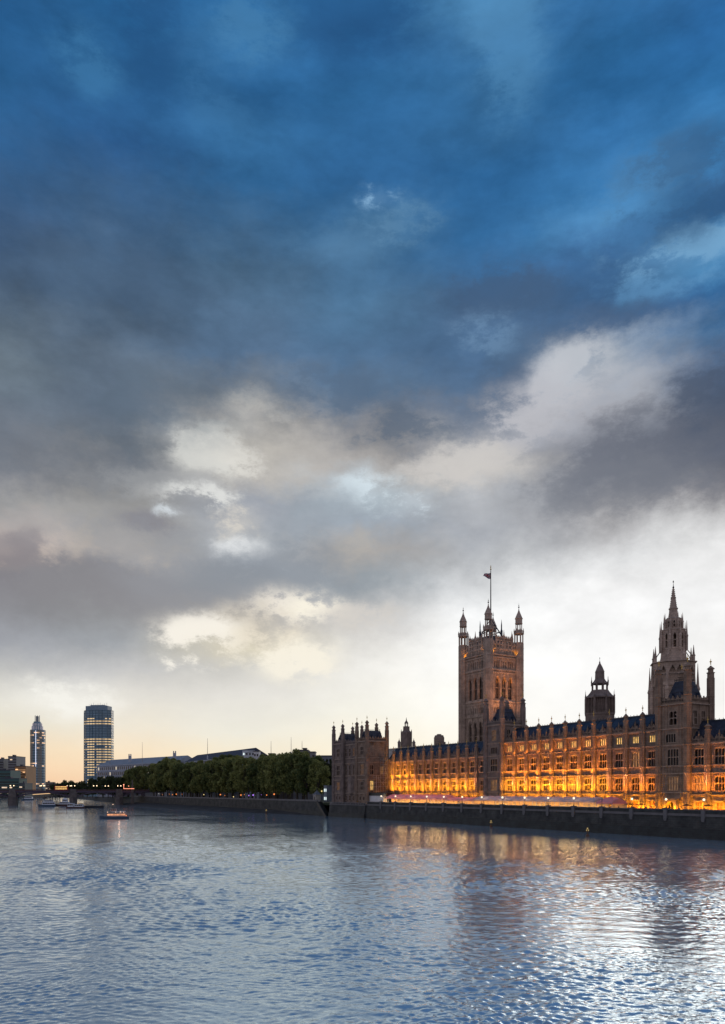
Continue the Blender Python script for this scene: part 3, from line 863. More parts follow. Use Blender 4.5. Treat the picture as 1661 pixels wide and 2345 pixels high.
ORI = [(-193.6, 1.4), (-192.7, .1), (-190.0, .1), (-189.1, 1.4)]
W.poly(ORI, 11.6, 19.2)
N2.poly([(-193.9, 1.38), (-192.9, -.2), (-189.8, -.2), (-188.8, 1.38)], 19.22, 19.6); N2.poly([(-193.9, 1.38), (-192.9, -.2), (-189.8, -.2), (-188.8, 1.38)], 11.3, 11.58)
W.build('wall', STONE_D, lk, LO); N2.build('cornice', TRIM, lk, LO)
P = MB(); parapet_run(P, -198.1, -184.6, 1.2, 34.15, 36.0); P.build('parapet', STONE_D, lk, LO)
Rf = MB(); Rf.frus((-197.5, -185.2, 2.4, 9.6), (-197.5, -185.2, 5.2, 6.8), 34, 37.5); Rf.build('roof', IRON_ROOF, lk, LO)
for x in (-192.7, -190.0):
    put_window(lk, LO, (-191.35, .05, 12.9), 0, 1.9, 3.7, 3, .5, LIT_DIM, .3) if x == -192.7 else None
area('floodlight', PW(171.0, 3.5, 11.2), PW(176, 6.5, 22), 420, (1.0, 0.30, 0.05), 3, .5)
spot('floodlight', PW(173.5, 9.0, 12.4), PW(176.0, 8.6, 21), 260, SODIUM, R(90))

# scaffolding on the side of the corner tower
SO = (-172.5, 6.0, ZT)
scf = pthing('scaffolding', 172.5, 6.0, ZT, 'steel tube scaffolding with cross braces against the orange lit side of the corner tower', 'scaffolding')
P = MB(); D = MB(); B = MB()
for x in (-174.9, -173.4, -172.0):
    for y in (3.2, 5.1, 7.0, 8.9):
        P.tube((x, y, ZT), (x, y, 27.2 if y > 6 else 19.5), .07, 5)
for z in [8.3 + 2.0 * i for i in range(10)]:
    yl = 3.2 if z < 19.5 else 7.0
    for x in (-174.9, -173.4, -172.0): P.tube((x, yl, z), (x, 8.9, z), .05, 5)
    for y in (3.2, 5.1, 7.0, 8.9):
        if y >= yl: P.tube((-174.9, y, z), (-172.0, y, z), .05, 5)
    D.box(-174.8, -173.4, yl, 8.9, z + .06, z + .12)
for z in (7.0, 13.0, 19.0):
    B.tube((-171.9, 8.9, z), (-171.9, 4.0 if z < 15 else 7, z + 5.2), .06, 5)
    B.tube((-171.9, 3.4 if z < 15 else 7, z + .2), (-171.9, 8.9, z + 5.6), .05, 5)
P.build('pole_frame', STEEL, scf, SO); D.build('deck', material('scaffold_board', (.35, .26, .16), .8, .2, 2), scf, SO); B.build('brace', STEEL, scf, SO)

# ------------------------------------------------------------------ terrace and river wall
def flat(name, pts, z, mt):
    m = MB(); m.poly(pts, z - 1.0, z)
    return structure(m.build(name, mt))
flat('terrace', [PW(-40, .9)[:2], PW(175.4, .9)[:2], PW(175.4, 60)[:2], PW(-40, 60)[:2]], ZT, PAVE)
rw = pthing('river_wall', 70, 0, 0, 'long dark granite river wall below the floodlit terrace', 'wall')
RO = (-70, 0, 0)
m = MB(); m.frus((-175.4, 45, -.75, .9), (-175.4, 45, -.1, .9), -2.5, 5.85); m.build('wall_face', WALLST, rw, RO)
m = MB(); m.frus((-175.3, 44.9, -.92, .0), (-175.3, 44.9, -.55, .0), -2.5, 2.7); m.build('algae_footing', WALLAL, rw, RO)
m = MB(); m.box(-175.4, 45, -.35, .6, 5.86, 6.12); m.box(-175.4, 45, -.1, .35, 6.12, 6.5); m.box(-175.4, 45, -.2, .45, 7.35, 7.62); m.build('coping', material('granite_coping', (.16, .16, .165), .7, .2, .5), rw, RO)
m = MB()
x = -175.2
while x < 45:
    m.box(x, x + 1.1, -.04, .3, 6.5, 7.35); x += 1.22
m.box(-175.3, 44.9, .02, .25, 6.5, 7.35)
m.build('parapet_panel', WALLST, rw, RO)
LAMPS = [162.9, 151.5, 140.0, 128.7, 117.4, 106.0, 94.7, 83.6, 72.5, 61.6, 50.6, 39.5, 28.6, 17.3, 5.9, -5.2, -16.3]
for s in LAMPS:
    m = MB(); m.box(-.55, .55, -.5, .55, 5.1, 7.66); m.box(-.68, .68, -.62, .66, 7.66, 7.85); m.frus((-.35, .35, -.45, -.05), (-.5, .5, -.6, -.05), 4.4, 5.1)
    o = m.build('pier', material('granite_pier', (.15, .15, .155), .7, .2, .5) if s == LAMPS[0] else bpy.data.materials['granite_pier'], rw)
    o.location = (-s - RO[0], 0, 0)
# lamp standards on the parapet
def lamp_post(s, v, z, label, lit=True, group='globe lamps along the terrace parapet'):
    th = pthing('lamp_post', s, v, z, label, 'street lamp', group)
    m = MB(); m.lathe(0, 0, [(.22, 0), (.22, .12), (.14, .2), (.1, .5), (.13, .55), (.06, .7), (.05, 1.7), (.1, 1.8), (.12, 1.95)], 8)
    m.box(-.35, .35, -.02, .02, 1.45, 1.49)
    m.build('post', CAST, th)
    g = MB(); g.ball((0, 0, 2.3), .34, 10, 8); g.build('globe', GLOBE if lit else GLOBE_OFF, th, smooth=True)
    c = MB(); c.lathe(0, 0, [(.12, 2.6), (.05, 2.75), (.02, 2.95)], 6); c.build('finial', CAST, th)
    if lit:
        l = bpy.data.lights.new('lamp_light', 'POINT'); l.energy = 60; l.color = (1, .7, .4); l.shadow_soft_size = .36
        o = bpy.data.objects.new('lamp_light', l); COL.objects.link(o); o.location = PW(s, v, z + 2.3 + .75)
    return th
LL = ['by the white screen beside the corner tower', 'second from the corner tower', 'third from the corner tower', 'fourth from the corner tower, over the pink marquee', 'fifth from the corner tower, where the two pink marquees meet',
      'over the short pink marquee', 'before the dark foot of the middle tower', 'before the first bright bay beside the middle tower', 'second beside the middle tower, over the pale marquee',
      'third beside the middle tower, over the pale marquee', 'over the near part of the pale marquee', 'unlit, at the near end of the pale marquee', 'before the open lit terrace wall', 'before the arched porch of the near tower', 'nearest in view, right of the arched porch', 'beyond the picture edge', 'beyond the picture edge, farther on']
for s, t in zip(LAMPS[:15], LL):
    lamp_post(s, 0.0, 7.86, 'globe lamp on black post, ' + t, lit=(s != 39.5))

# ------------------------------------------------------------------ marquees on the terrace
TENT_IN = (1.0, .62, .22)
def marquee(sF, sN, label, mt, bays_, eave=9.35, ridge=10.9, v0=1.3, v1=7.6, clutter=True, seed=1, warm=1.0):
    th = pthing('marquee', (sF + sN) / 2, (v0 + v1) / 2, ZT, label, 'marquee', None)
    O = (-(sF + sN) / 2, (v0 + v1) / 2, ZT)
    x0, x1 = -sF, -sN
    n = bays_ * 8
    m = MB()
    vs = []; fs = []
    ny = 8
    for i in range(n + 1):
        u = i / n
        x = x0 + (x1 - x0) * u
        ph = abs(math.sin(math.pi * u * bays_))
        for j in range(ny + 1):
            q = j / ny
            y = v0 - .25 + (v1 - v0 + .5) * q
            arch = math.sin(math.pi * q) ** .6
            z = eave + (ridge - eave) * arch * (.45 + .55 * ph ** .7) + .12 * ph
            vs.append((x, y, z))
    for i in range(n):
        for j in range(ny):
            a = i * (ny + 1) + j
            fs.append((a, a + ny + 1, a + ny + 2, a + 1))
    m.add(vs, fs)
    # valance
    for yy in (v0 - .25, v1 + .25):
        m.add([(x0, yy, eave - .32), (x1, yy, eave - .32), (x1, yy, eave + .02), (x0, yy, eave + .02)], [(0, 1, 2, 3)])
    for xx in (x0, x1):
        pts = [(xx, v0 - .25 + (v1 - v0 + .5) * j / ny, eave + (ridge - eave) * math.sin(math.pi * j / ny) ** .6 * .62) for j in range(ny + 1)]
        m.add([(xx, v0 - .25, eave - .3)] + pts + [(xx, v1 + .25, eave - .3)], [tuple(range(ny + 3))])
    c = m.build('canopy', mt, th, O, smooth=False)
    so_ = c.modifiers.new('thickness', 'SOLIDIFY'); so_.thickness = .03
    p = MB(); k = bays_ * 2
    for i in range(k + 1):
        x = x0 + .05 + (x1 - x0 - .1) * i / k
        p.box(x - .05, x + .05, v0 - .05, v0 + .05, ZT, eave); p.box(x - .05, x + .05, v1 - .05, v1 + .05, ZT, eave)
    p.box(x0, x1, v0 - .04, v0 + .04, eave - .08, eave)
    p.build('pole_frame', WHITE, th, O)
    rr = random.Random(seed)
    s = MB(); g = MB()
    for i in range(k):
        xa = x0 + (x1 - x0) * i / k + .08; xb = x0 + (x1 - x0) * (i + 1) / k - .08
        t = rr.random(); s = MB()
        if t < .35: s.box(xa, xb, v0 - .02, v0 + .02, ZT, eave - .35)
        elif t < .55: s.box(xa, xa + (xb - xa) * .5, v0 - .02, v0 + .02, ZT, eave - .35)
        if s.v: s.build('side_panel', SIDEP, th, O)

    b = MB(); b.box(x0 + .1, x1 - .1, v1 - .1, v1, ZT, eave); b.build('back_wall', BACKP, th, O)
    area('marquee_light', PW((sF + sN) / 2, (v0 + v1) / 2, eave - .25), PW((sF + sN) / 2 + .01, (v0 + v1) / 2 - .6, ZT), 75 * (sF - sN) * warm, TENT_IN, sF - sN - 1, 2.5)
    area('marquee_uplight', PW((sF + sN) / 2, (v0 + v1) / 2, ZT + 1.6), PW((sF + sN) / 2 + .01, (v0 + v1) / 2, eave + 2), 26 * (sF - sN) * warm, (1, .5, .35), sF - sN - 1, 2.0)
    return th
SIDEP = material('clear_side_panel', (.8, .7, .5), .6, .1, .5); translucent(SIDEP, (1, .8, .5), .6)
BACKP = material('canvas_wall', (.75, .6, .38), .8, .3, .6)
marquee(161.5, 118.2, 'long pink canvas marquee with rounded roofs on the far part of the terrace', CANVAS_P, 9, seed=2)
marquee(117.4, 101.8, 'short pink canvas marquee beside the middle tower', CANVAS_P, 3, eave=9.0, ridge=10.0, seed=3)
marquee(101.0, 43.6, 'long pale lavender canvas marquee with shallow domes in front of the bright bays', CANVAS_L, 14, eave=9.25, ridge=10.55, seed=4, warm=.8)
marquee(42.8, 36.8, 'small rounded pinkish marquee at the near end of the tent row', CANVAS_P, 1, eave=8.9, ridge=10.6, seed=5, warm=.5)
# white screen and black awning by the corner tower
th = pthing('site_screen', 168.5, 1.6, ZT, 'white boarded screen under a dark canopy at the far end of the tents', 'screen')
O = (-168.5, 1.6, ZT)
m = MB(); m.box(-175.0, -163.2, 1.2, 1.35, ZT, 10.3); m.box(-175.0, -174.85, 1.35, 3.2, ZT, 10.3); m.box(-163.35, -163.2, 1.35, 3.2, ZT, 10.3); m.build('panel', WHITE, th, O)
m = MB(); m.frus((-175.2, -160.5, .9, 4.5), (-175.2, -160.5, 1.2, 4.5), 10.35, 11.6); m.build('canopy', CAST, th, O)

# tables, folded parasols and people on the open terrace
TB = None
def person(s, v, z, hgt, label, cloth, seated=False, lean=0):
    th = None
    m = bpy.data.meshes.new('person')
    pts = {'hip': (0, 0, .53), 'belly': (0, 0, .62), 'chest': (0, 0, .75), 'neck': (0, 0, .85), 'head': (0, -.01, .93), 'top': (0, 0, .985),
           'shl': (-.1, 0, .81), 'ell': (-.14, .02, .64), 'hal': (-.12, -.06, .5), 'shr': (.1, 0, .81), 'elr': (.14, 0, .64), 'har': (.13, -.07, .5),
           'kl': (-.06, -.01, .28), 'fl': (-.07, 0, .03), 'tl': (-.07, -.08, .015), 'kr': (.06, .01, .28), 'fr': (.07, .02, .03), 'tr': (.07, -.06, .015)}
    ks = list(pts); E = [('hip','belly'),('belly','chest'),('chest','neck'),('neck','head'),('head','top'),('chest','shl'),('shl','ell'),('ell','hal'),('chest','shr'),('shr','elr'),('elr','har'),('hip','kl'),('kl','fl'),('fl','tl'),('hip','kr'),('kr','fr'),('fr','tr')]
    m.from_pydata([tuple(c * hgt for c in pts[k]) for k in ks], [(ks.index(a), ks.index(b)) for a, b in E], [])
    o = bpy.data.objects.new('person', m); COL.objects.link(o)
    rad = {'hip': .085, 'belly': .075, 'chest': .09, 'neck': .035, 'head': .06, 'top': .04, 'shl': .04, 'ell': .028, 'hal': .02, 'shr': .04, 'elr': .028, 'har': .02, 'kl': .042, 'fl': .028, 'tl': .022, 'kr': .042, 'fr': .028, 'tr': .022}
    sk = o.modifiers.new('skin', 'SKIN')
    for i, k in enumerate(ks):
        m.skin_vertices[0].data[i].radius = (rad[k] * hgt, rad[k] * hgt * .8)
    m.skin_vertices[0].data[0].use_root = True
    o.modifiers.new('smooth', 'SUBSURF').levels = 1
    mt = bpy.data.materials.get('clothes_' + cloth) or material('clothes_' + cloth, {'dark': (.02, .02, .025), 'grey': (.12, .12, .13), 'white': (.6, .58, .55), 'red': (.3, .04, .04), 'blue': (.04, .07, .2)}[cloth], .8)
    m.materials.append(mt)
    o.location = PW(s, v, z); o.rotation_euler = (0, 0, RZ + lean)
    tag(o, label, 'person', 'people on the open terrace')
    return o
PP = [(30.9, 'dark', 'before the second open bay'), (27.6, 'dark', 'just right of the globe lamp before the open terrace wall'), (26.2, 'grey', 'between the globe lamp and the porch'), (25.4, 'dark', 'near the porch, left of it'), (24.6, 'white', 'beside the porch on its left'),
      (20.2, 'dark', 'just right of the arched porch'), (14.6, 'blue', 'well right of the porch, before the lit wall'), (9.8, 'dark', 'before the nearest lit doorway'), (8.9, 'red', 'beside the dark figure at the nearest doorway'), (34.8, 'dark', 'near the small rounded marquee')]
for i, (s, c, t) in enumerate(PP):
    person(s, 1.7 + (i % 3) * .8, ZT, 1.72 + .02 * (i % 4), 'person in %s clothes standing %s' % (c, t), c, lean=i * 1.1)
tops = ['near the small marquee', 'left of the porch', 'just right of the porch', 'before the nearest doorway']
par0 = None
for i, s in enumerate((33.0, 28.9, 14.0, 7.5)):
    if par0 is None:
        par0 = pthing('parasol_table', s, 4.2, ZT, 'terrace table under flat dark parasol, ' + tops[i], 'table', 'parasol tables on the open terrace')
        m = MB(); m.lathe(0, 0, [(.3, 0), (.3, .06), (.04, .08), (.04, .7), (.7, .72), (.7, .76)], 10); m.build('table_top', WHITE, par0)
        m = MB(); m.lathe(0, 0, [(.03, .76), (.03, 2.5)], 6); m.build('pole', CAST, par0)
        m = MB(); m.lathe(0, 0, [(1.5, 2.15), (1.5, 2.2), (.1, 2.6), (.02, 2.75)], 8); m.build('canopy', material('dark_parasol', (.05, .03, .025), .8), par0)
    else:
        copy_tree(par0, 'terrace table under a flat dark parasol, ' + tops[i], PW(s, 4.2, ZT))
#TOWERS
# ------------------------------------------------------------------ the tallest square tower (great tower with flag)
def ogee_lantern(m, cx, cy, z, r, n=8):
    """open two-stage lantern on a corner turret; z = top of the solid turret"""
    for i in range(n):      # lower open arcade
        a = math.pi / n + 2 * math.pi * i / n
        x, y = cx + r * .93 * math.cos(a), cy + r * .93 * math.sin(a)
        m.lathe(x, y, [(.3, z), (.3, z + 4.4)], 4)
        xo, yo = cx + r * 1.08 * math.cos(a), cy + r * 1.08 * math.sin(a)
        m.lathe(xo, yo, [(.22, z + 4.4), (.22, z + 5.6), (.3, z + 5.7), (.03, z + 7.4)], 4)
        x2, y2 = cx + r * .66 * math.cos(a), cy + r * .66 * math.sin(a)
        m.lathe(x2, y2, [(.2, z + 5.0), (.2, z + 10.0)], 4)
        m.tube((xo, yo, z + 5.2), (x2, y2, z + 7.0), .12, 4)
    m.lathe(cx, cy, [(r * .55, z), (r * .55, z + .01)], n)
    m.lathe(cx, cy, [(r, z + 4.2), (r * 1.15, z + 4.5), (r * 1.15, z + 4.9), (r * .85, z + 5.3), (r * .8, z + 6.6), (r * .5, z + 6.7)], n)
    m.lathe(cx, cy, [(r * .78, z + 9.6), (r * .88, z + 9.9), (r * .8, z + 10.2), (r * .8, z + 12.2), (r * .92, z + 12.4), (r * .78, z + 13.0), (r * .55, z + 14.3), (r * .3, z + 15.6), (r * .12, z + 16.8), (.08 * r, z + 17.6)], n)
GS, GV, GW = 178.4, 73.1, 20.3
GO = (-(GS + GW / 2), GV + GW / 2, ZT)
gt = pthing('great_square_tower', GS + GW / 2, GV + GW / 2, ZT, 'tallest square gothic tower with four open corner lanterns and the flagpole', 'tower')
gx0, gx1, gy0, gy1 = -(GS + GW), -GS, GV, GV + GW
W = MB(); cs = MB(); rib = MB()
tw = 2.35
opsz = [(ZT, 31.0, None), (31.0, 50.4, ('big', 33.5, 47.5)), (50.4, 58.0, ('arc', 51.9, 54.9)), (58.0, 73.6, ('big', 59.2, 70.6)), (73.6, 80.2, ('arc', 74.9, 78.6)), (80.2, 84.2, None)]
for z0, z1, kind in opsz:
    for ax in (0, 1):
        L0 = gx0 if ax == 0 else gy0; L1 = L0 + GW; mid = (L0 + L1) / 2
        ops = []
        if kind and kind[0] == 'big':
            ops = [(mid + k * 4.25, 2.9, kind[1], kind[2]) for k in (-1, 0, 1)]
        elif kind:
            ops = [(mid + g * 4.6 + k * 1.1, .7, kind[1], kind[2]) for g in (-1, 0, 1) for k in (-1.2, 0, 1.2)]
        if ax == 0: wall_with_openings(W, L0, L1, gy0, gy0 + 1.3, z0, z1, ops)
        else: wall_with_openings(W, L0 + 1.3, L1 - 1.3, gx1, gx1 - 1.3, z0, z1, ops, 'x+')
        # ribs and blind panels
        p = L0 + 2.5
        while p < L1 - 2.4:
            if not any(abs(p - c) < w / 2 + .15 for c, w, _, _ in ops):
                if ax == 0: rib.box(p - .12, p + .12, gy0 - .25, gy0, z0 + .2, z1 - .3)
                else: rib.box(gx1, gx1 + .25, p - .12, p + .12, z0 + .2, z1 - .3)
            p += .72
        if kind and kind[0] == 'big':
            for c, w, a, b in ops:      # gothic arch head and hood
                for q in range(6):
                    t0, t1 = q / 6, (q + 1) / 6
                    for s_ in (-1, 1):
                        xa = s_ * w / 2 * math.cos(t0 * math.pi / 2); xb = s_ * w / 2 * math.cos(t1 * math.pi / 2)
                        za = b - 2.4 + 2.4 * math.sin(t0 * math.pi / 2); zb_ = b - 2.4 + 2.4 * math.sin(t1 * math.pi / 2)
                        e = s_ * w / 2
                        pr = [(e, za), (xa, za), (xb, zb_), (e, zb_)]
                        y0, y1 = (gy0 + .15, gy0 + 1.0) if ax == 0 else (gx1 - .15, gx1 - 1.0)
                        vv = [((c + u, y, z) if ax == 0 else (y, c + u, z)) for y in (y0, y1) for u, z in pr]
                        rib.add(vv, [(0,1,2,3), (7,6,5,4), (0,4,5,1), (1,5,6,2), (2,6,7,3), (3,7,4,0)])
                for s_ in (-1, 1):
                    A = (c + s_ * w * .56, b - 2.6); B_ = (c, b + 1.6)
                    if ax == 0: rib.tube((A[0], gy0 - .2, A[1]), (B_[0], gy0 - .2, B_[1]), .16, 4)
                    else: rib.tube((gx1 + .2, A[0], A[1]), (gx1 + .2, B_[0], B_[1]), .16, 4)
W.box(gx0, gx0 + 1.3, gy0 + 1.3, gy1, ZT, 84.2); W.box(gx0 + 1.3, gx1 - .01, gy1 - 1.3, gy1, ZT, 84.2)
W.box(gx0 + 3, gx1 - 3, gy0 + 3, gy1 - 3, ZT, 84)
W.build('wall', STONE_T, gt, GO); rib.build('tracery_relief', STONE_T, gt, GO)
for z, e in ((31, .5), (50.4, .5), (56.6, .35), (58, .45), (72.6, .35), (73.9, .6), (80.2, .5), (81.6, .7)):
    cs.box(gx0 - e, gx1 + e, gy0 - e, gy0 - .003, z - .3, z + .25)
    cs.box(gx1 + .003, gx1 + e, gy0 - e, gy1 + e, z - .3, z + .25)
    cs.box(gx0 - e, gx1 + e, gy1 + .003, gy1 + e, z - .3, z + .25); cs.box(gx0 - e, gx0 - .003, gy0, gy1, z - .3, z + .25)
cs.build('string_course', STONE_T, gt, GO)
for ax in (0, 1):
    mid = GO[0] if ax == 0 else GO[1]
    for a, b in ((33.5, 47.5), (59.2, 70.6)):
        for k in (-1, 0, 1):
            pos = (mid + k * 4.25, gy0 + .7, a) if ax == 0 else (gx1 - .7, mid + k * 4.25, a)
            put_window(gt, GO, pos, 0 if ax == 0 else math.pi / 2, 2.9, b - a, 3, .5, GLASS, .5, frame_mat=STONE_T)
    for a, b in ((51.9, 54.9), (74.9, 78.6)):
        for g in (-1, 0, 1):
            pos = (mid + g * 4.6, gy0 + .6, a) if ax == 0 else (gx1 - .6, mid + g * 4.6, a)
            put_window(gt, GO, pos, 0 if ax == 0 else math.pi / 2, 3.4, b - a, 3, 0, GLASS, .3, frame_mat=STONE_T)
# pierced parapet with statues and a raised middle
P = MB()
for f_, a0, y in (('y-', gx0 + tw, gy0 - .3), ('x+', gy0 + tw, gx1 + .3), ('y+', gx0 + tw, gy1 + .3), ('x-', gy0 + tw, gx0 - .3)):
    L = GW - 2 * tw
    parapet_run(P, a0, a0 + L, y, 84.2, 88.6, f_, 1.9, .5)
    parapet_run(P, a0 + L * .16, a0 + L * .84, y, 88.6, 91.2, f_, 1.3, .45)
    # gabled figures niches just below
    for i in range(8):
        p = a0 + L * (i + .5) / 8
        X, Y = {'y-': (p, y + .2), 'x+': (y - .2, p), 'y+': (p, y - .2), 'x-': (y + .2, p)}[f_]
        P.lathe(X, Y, [(.35, 82.4), (.4, 84.4), (.5, 84.6), (.3, 86.2), (.05, 87.6)], 6)
    for k in (.16, .84, .5):
        p = a0 + L * k
        X, Y = {'y-': (p, y + .2), 'x+': (y - .2, p), 'y+': (p, y - .2), 'x-': (y + .2, p)}[f_]
        P.lathe(X, Y, [(.4, 84), (.4, 91.4), (.5, 91.6), (.3, 92.2), (.03, 94.6)], 6)
P.build('parapet', STONE_T, gt, GO)
for i, (tx, ty) in enumerate(((gx1, gy0), (gx0, gy0), (gx1, gy1), (gx0, gy1))):
    m = MB()
    prof = [(tw, ZT)]
    for z in (31, 50.4, 58, 73.9, 80.9):
        prof += [(tw, z - .4), (tw * 1.09, z - .15), (tw * 1.09, z + .2), (tw, z + .45)]
    prof += [(tw, 88.4), (tw * 1.06, 88.6), (tw, 88.9)]
    m.lathe(tx, ty, prof, 8)
    for q in range(8):
        a = math.pi / 8 + q * math.pi / 4
        x, y = tx + tw * math.cos(a), ty + tw * math.sin(a)
        m.lathe(x, y, [(.26, ZT), (.26, 88.6)], 6)
        a = q * math.pi / 4
        x, y = tx + tw * .925 * math.cos(a), ty + tw * .925 * math.sin(a)
        m.lathe(x, y, [(.14, ZT), (.14, 88.2)], 4)
        for z in np.arange(33, 88, 3.1):
            m.lathe(x, y, [(.3, z), (.42, z + .2), (.3, z + .4)], 4)
    o = m.build('corner_turret', STONE_T, gt, GO)
    m = MB(); ogee_lantern(m, tx, ty, 88.9, tw); m.build('lantern', STONE_T, o, GO)
    f = MB(); z = 88.9 + 17.4
    f.lathe(tx, ty, [(.14, z), (.1, z + .5), (.1, z + 1.5), (.04, z + 3.0)], 6); f.ball((tx, ty, z + 1.0), .42, 6, 4); f.ball((tx, ty, z + 1.9), .25, 6, 4); f.box(tx - .4, tx + .4, ty - .04, ty + .04, z + .96, z + 1.04)
    f.build('finial', CAST, o, GO)
# iron roof with a ring of pinnacles that steadies the flagpole
m = MB(); c0 = (GO[0], GO[1])
m.frus((gx0 + 2.2, gx1 - 2.2, gy0 + 2.2, gy1 - 2.2), (c0[0] - 4.5, c0[0] + 4.5, c0[1] - 4.5, c0[1] + 4.5), 84.2, 91.0)
m.box(c0[0] - 3.6, c0[0] + 3.6, c0[1] - 3.6, c0[1] + 3.6, 91.0, 92.6)
for sx in (-1, 1):
    for sy in (-1, 1):
        x, y = c0[0] + sx * 3.9, c0[1] + sy * 3.9
        m.lathe(x, y, [(.62, 90.6), (.62, 95.2), (.75, 95.4), (.4, 96.0), (.3, 97.8), (.36, 98.0), (.04, 101.5)], 6)
        m.tube((x, y, 93.2), (c0[0] + sx * .35, c0[1] + sy * .35, 101.5), .34, 6, .2)
for z, k in ((94.6, 3.4), (96.6, 2.4), (98.6, 1.5)):
    m.box(c0[0] - k, c0[0] + k, c0[1] - k, c0[1] - k + .25, z, z + .3); m.box(c0[0] + k - .25, c0[0] + k, c0[1] - k, c0[1] + k, z, z + .3)
    m.box(c0[0] - k, c0[0] + k, c0[1] + k - .25, c0[1] + k, z, z + .3); m.box(c0[0] - k, c0[0] - k + .25, c0[1] - k, c0[1] + k, z, z + .3)
m.build('roof', IRON_ROOF, gt, GO)
# flagpole and flag
fp = pthing('flagpole', GS + GW / 2, GV + GW / 2, 91.0, 'tall dark flagpole with a gilt tip on the tallest square tower', 'flagpole')
m = MB(); m.lathe(0, 0, [(.42, 0), (.36, 12), (.2, 36), (.14, 36.6)], 8); m.build('pole', CAST, fp)
m = MB(); m.lathe(0, 0, [(.14, 36.6), (.4, 36.9), (.4, 37.2), (.1, 37.5), (.3, 38.0), (.02, 39.2)], 8); m.build('finial', GILT, fp)
def union_flag():
    m = bpy.data.materials.new('flag_cloth'); m.use_nodes = True
    t = NT(m.node_tree); b = t.n['Principled BSDF']
    uv = t.new('ShaderNodeUVMap').outputs[0]
    sx = t.new('ShaderNodeSeparateXYZ'); t.l.new(uv, sx.inputs[0]); u, v = sx.outputs[0], sx.outputs[1]
    U = t.math('SUBTRACT', u, .5); V = t.math('SUBTRACT', v, .5)
    au, av = t.math('ABSOLUTE', U), t.math('ABSOLUTE', V)
    d1 = t.math('ABSOLUTE', t.math('SUBTRACT', U, V)); d2 = t.math('ABSOLUTE', t.math('ADD', U, V))
    dg = t.math('MINIMUM', d1, d2)
    blue, wht, red = (.02, .035, .16, 1), (.6, .56, .56, 1), (.42, .03, .045, 1)
    c = t.mix(t.math('LESS_THAN', dg, .11), blue, wht)
    c = t.mix(t.math('LESS_THAN', dg, .04), c, red)
    c = t.mix(t.math('MAXIMUM', t.math('LESS_THAN', au, .085), t.math('LESS_THAN', av, .16)), c, wht)
    c = t.mix(t.math('MAXIMUM', t.math('LESS_THAN', au, .05), t.math('LESS_THAN', av, .095)), c, red)
    t.l.new(c, b.inputs['Base Color']); b.inputs['Roughness'].default_value = .8
    return m
nx, nz = 16, 8
vs, fs, uvs = [], [], []
for i in range(nx + 1):
    for j in range(nz + 1):
        u, v = i / nx, j / nz
        x = -u * 4.4 * (.9 - .12 * v)
        y = .5 * math.sin(u * 7 + v * 1.2) * u
        z = -3.9 + 3.4 * v - u * (1 - v) * -1.7 - .25 * math.sin(u * 5) - .5 * u * v
        vs.append((x, y, z)); uvs.append((u, v))
for i in range(nx):
    for j in range(nz):
        a = i * (nz + 1) + j
        fs.append((a, a + nz + 1, a + nz + 2, a + 1))
me = bpy.data.meshes.new('flag'); me.from_pydata(vs, [], fs)
uvl = me.uv_layers.new(name='UVMap')
for p in me.polygons:
    for li in p.loop_indices:
        uvl.data[li].uv = uvs[me.loops[li].vertex_index]
me.materials.append(union_flag())
fl = link('flag', me); so2 = fl.modifiers.new('thickness', 'SOLIDIFY'); so2.thickness = .03
fl.location = PW(GS + GW / 2, GV + GW / 2, 126.8); fl.rotation_euler = (0, 0, R(-12))
tag(fl, 'small red, white and blue crossed flag blowing left near the pole top', 'flag')
# floodlights on the roofs behind the river front
for k in (-1, 0, 1):
    spot('floodlight', PW(GS - 13, GV + GW / 2 + k * 4.5, 36), PW(GS, GV + GW / 2 + k * 4.5, 66), 22000, PEACH, R(36))
    spot('floodlight', PW(GS - .35, GV + GW / 2 + k * 4.25, 67.0), PW(GS + .9, GV + GW / 2 + k * 4.25, 70.5), 170, SODIUM, R(140))
spot('floodlight', PW(GS - 20, GV - 12, 36), PW(GS, GV, 60), 14000, PEACH, R(40))
for s_, v_ in ((GS + 2.9, GV - 1.2), (GS + GW - 2.9, GV - 1.2), (GS - 1.2, GV + GW - 2.9), (GS - 1.2, GV + 2.9)):
    spot('floodlight', PW(s_, v_, 82.0), PW(s_ + (0 if v_ < GV else .8), v_ + (.8 if v_ < GV else 0), 87), 320, SODY, R(110))

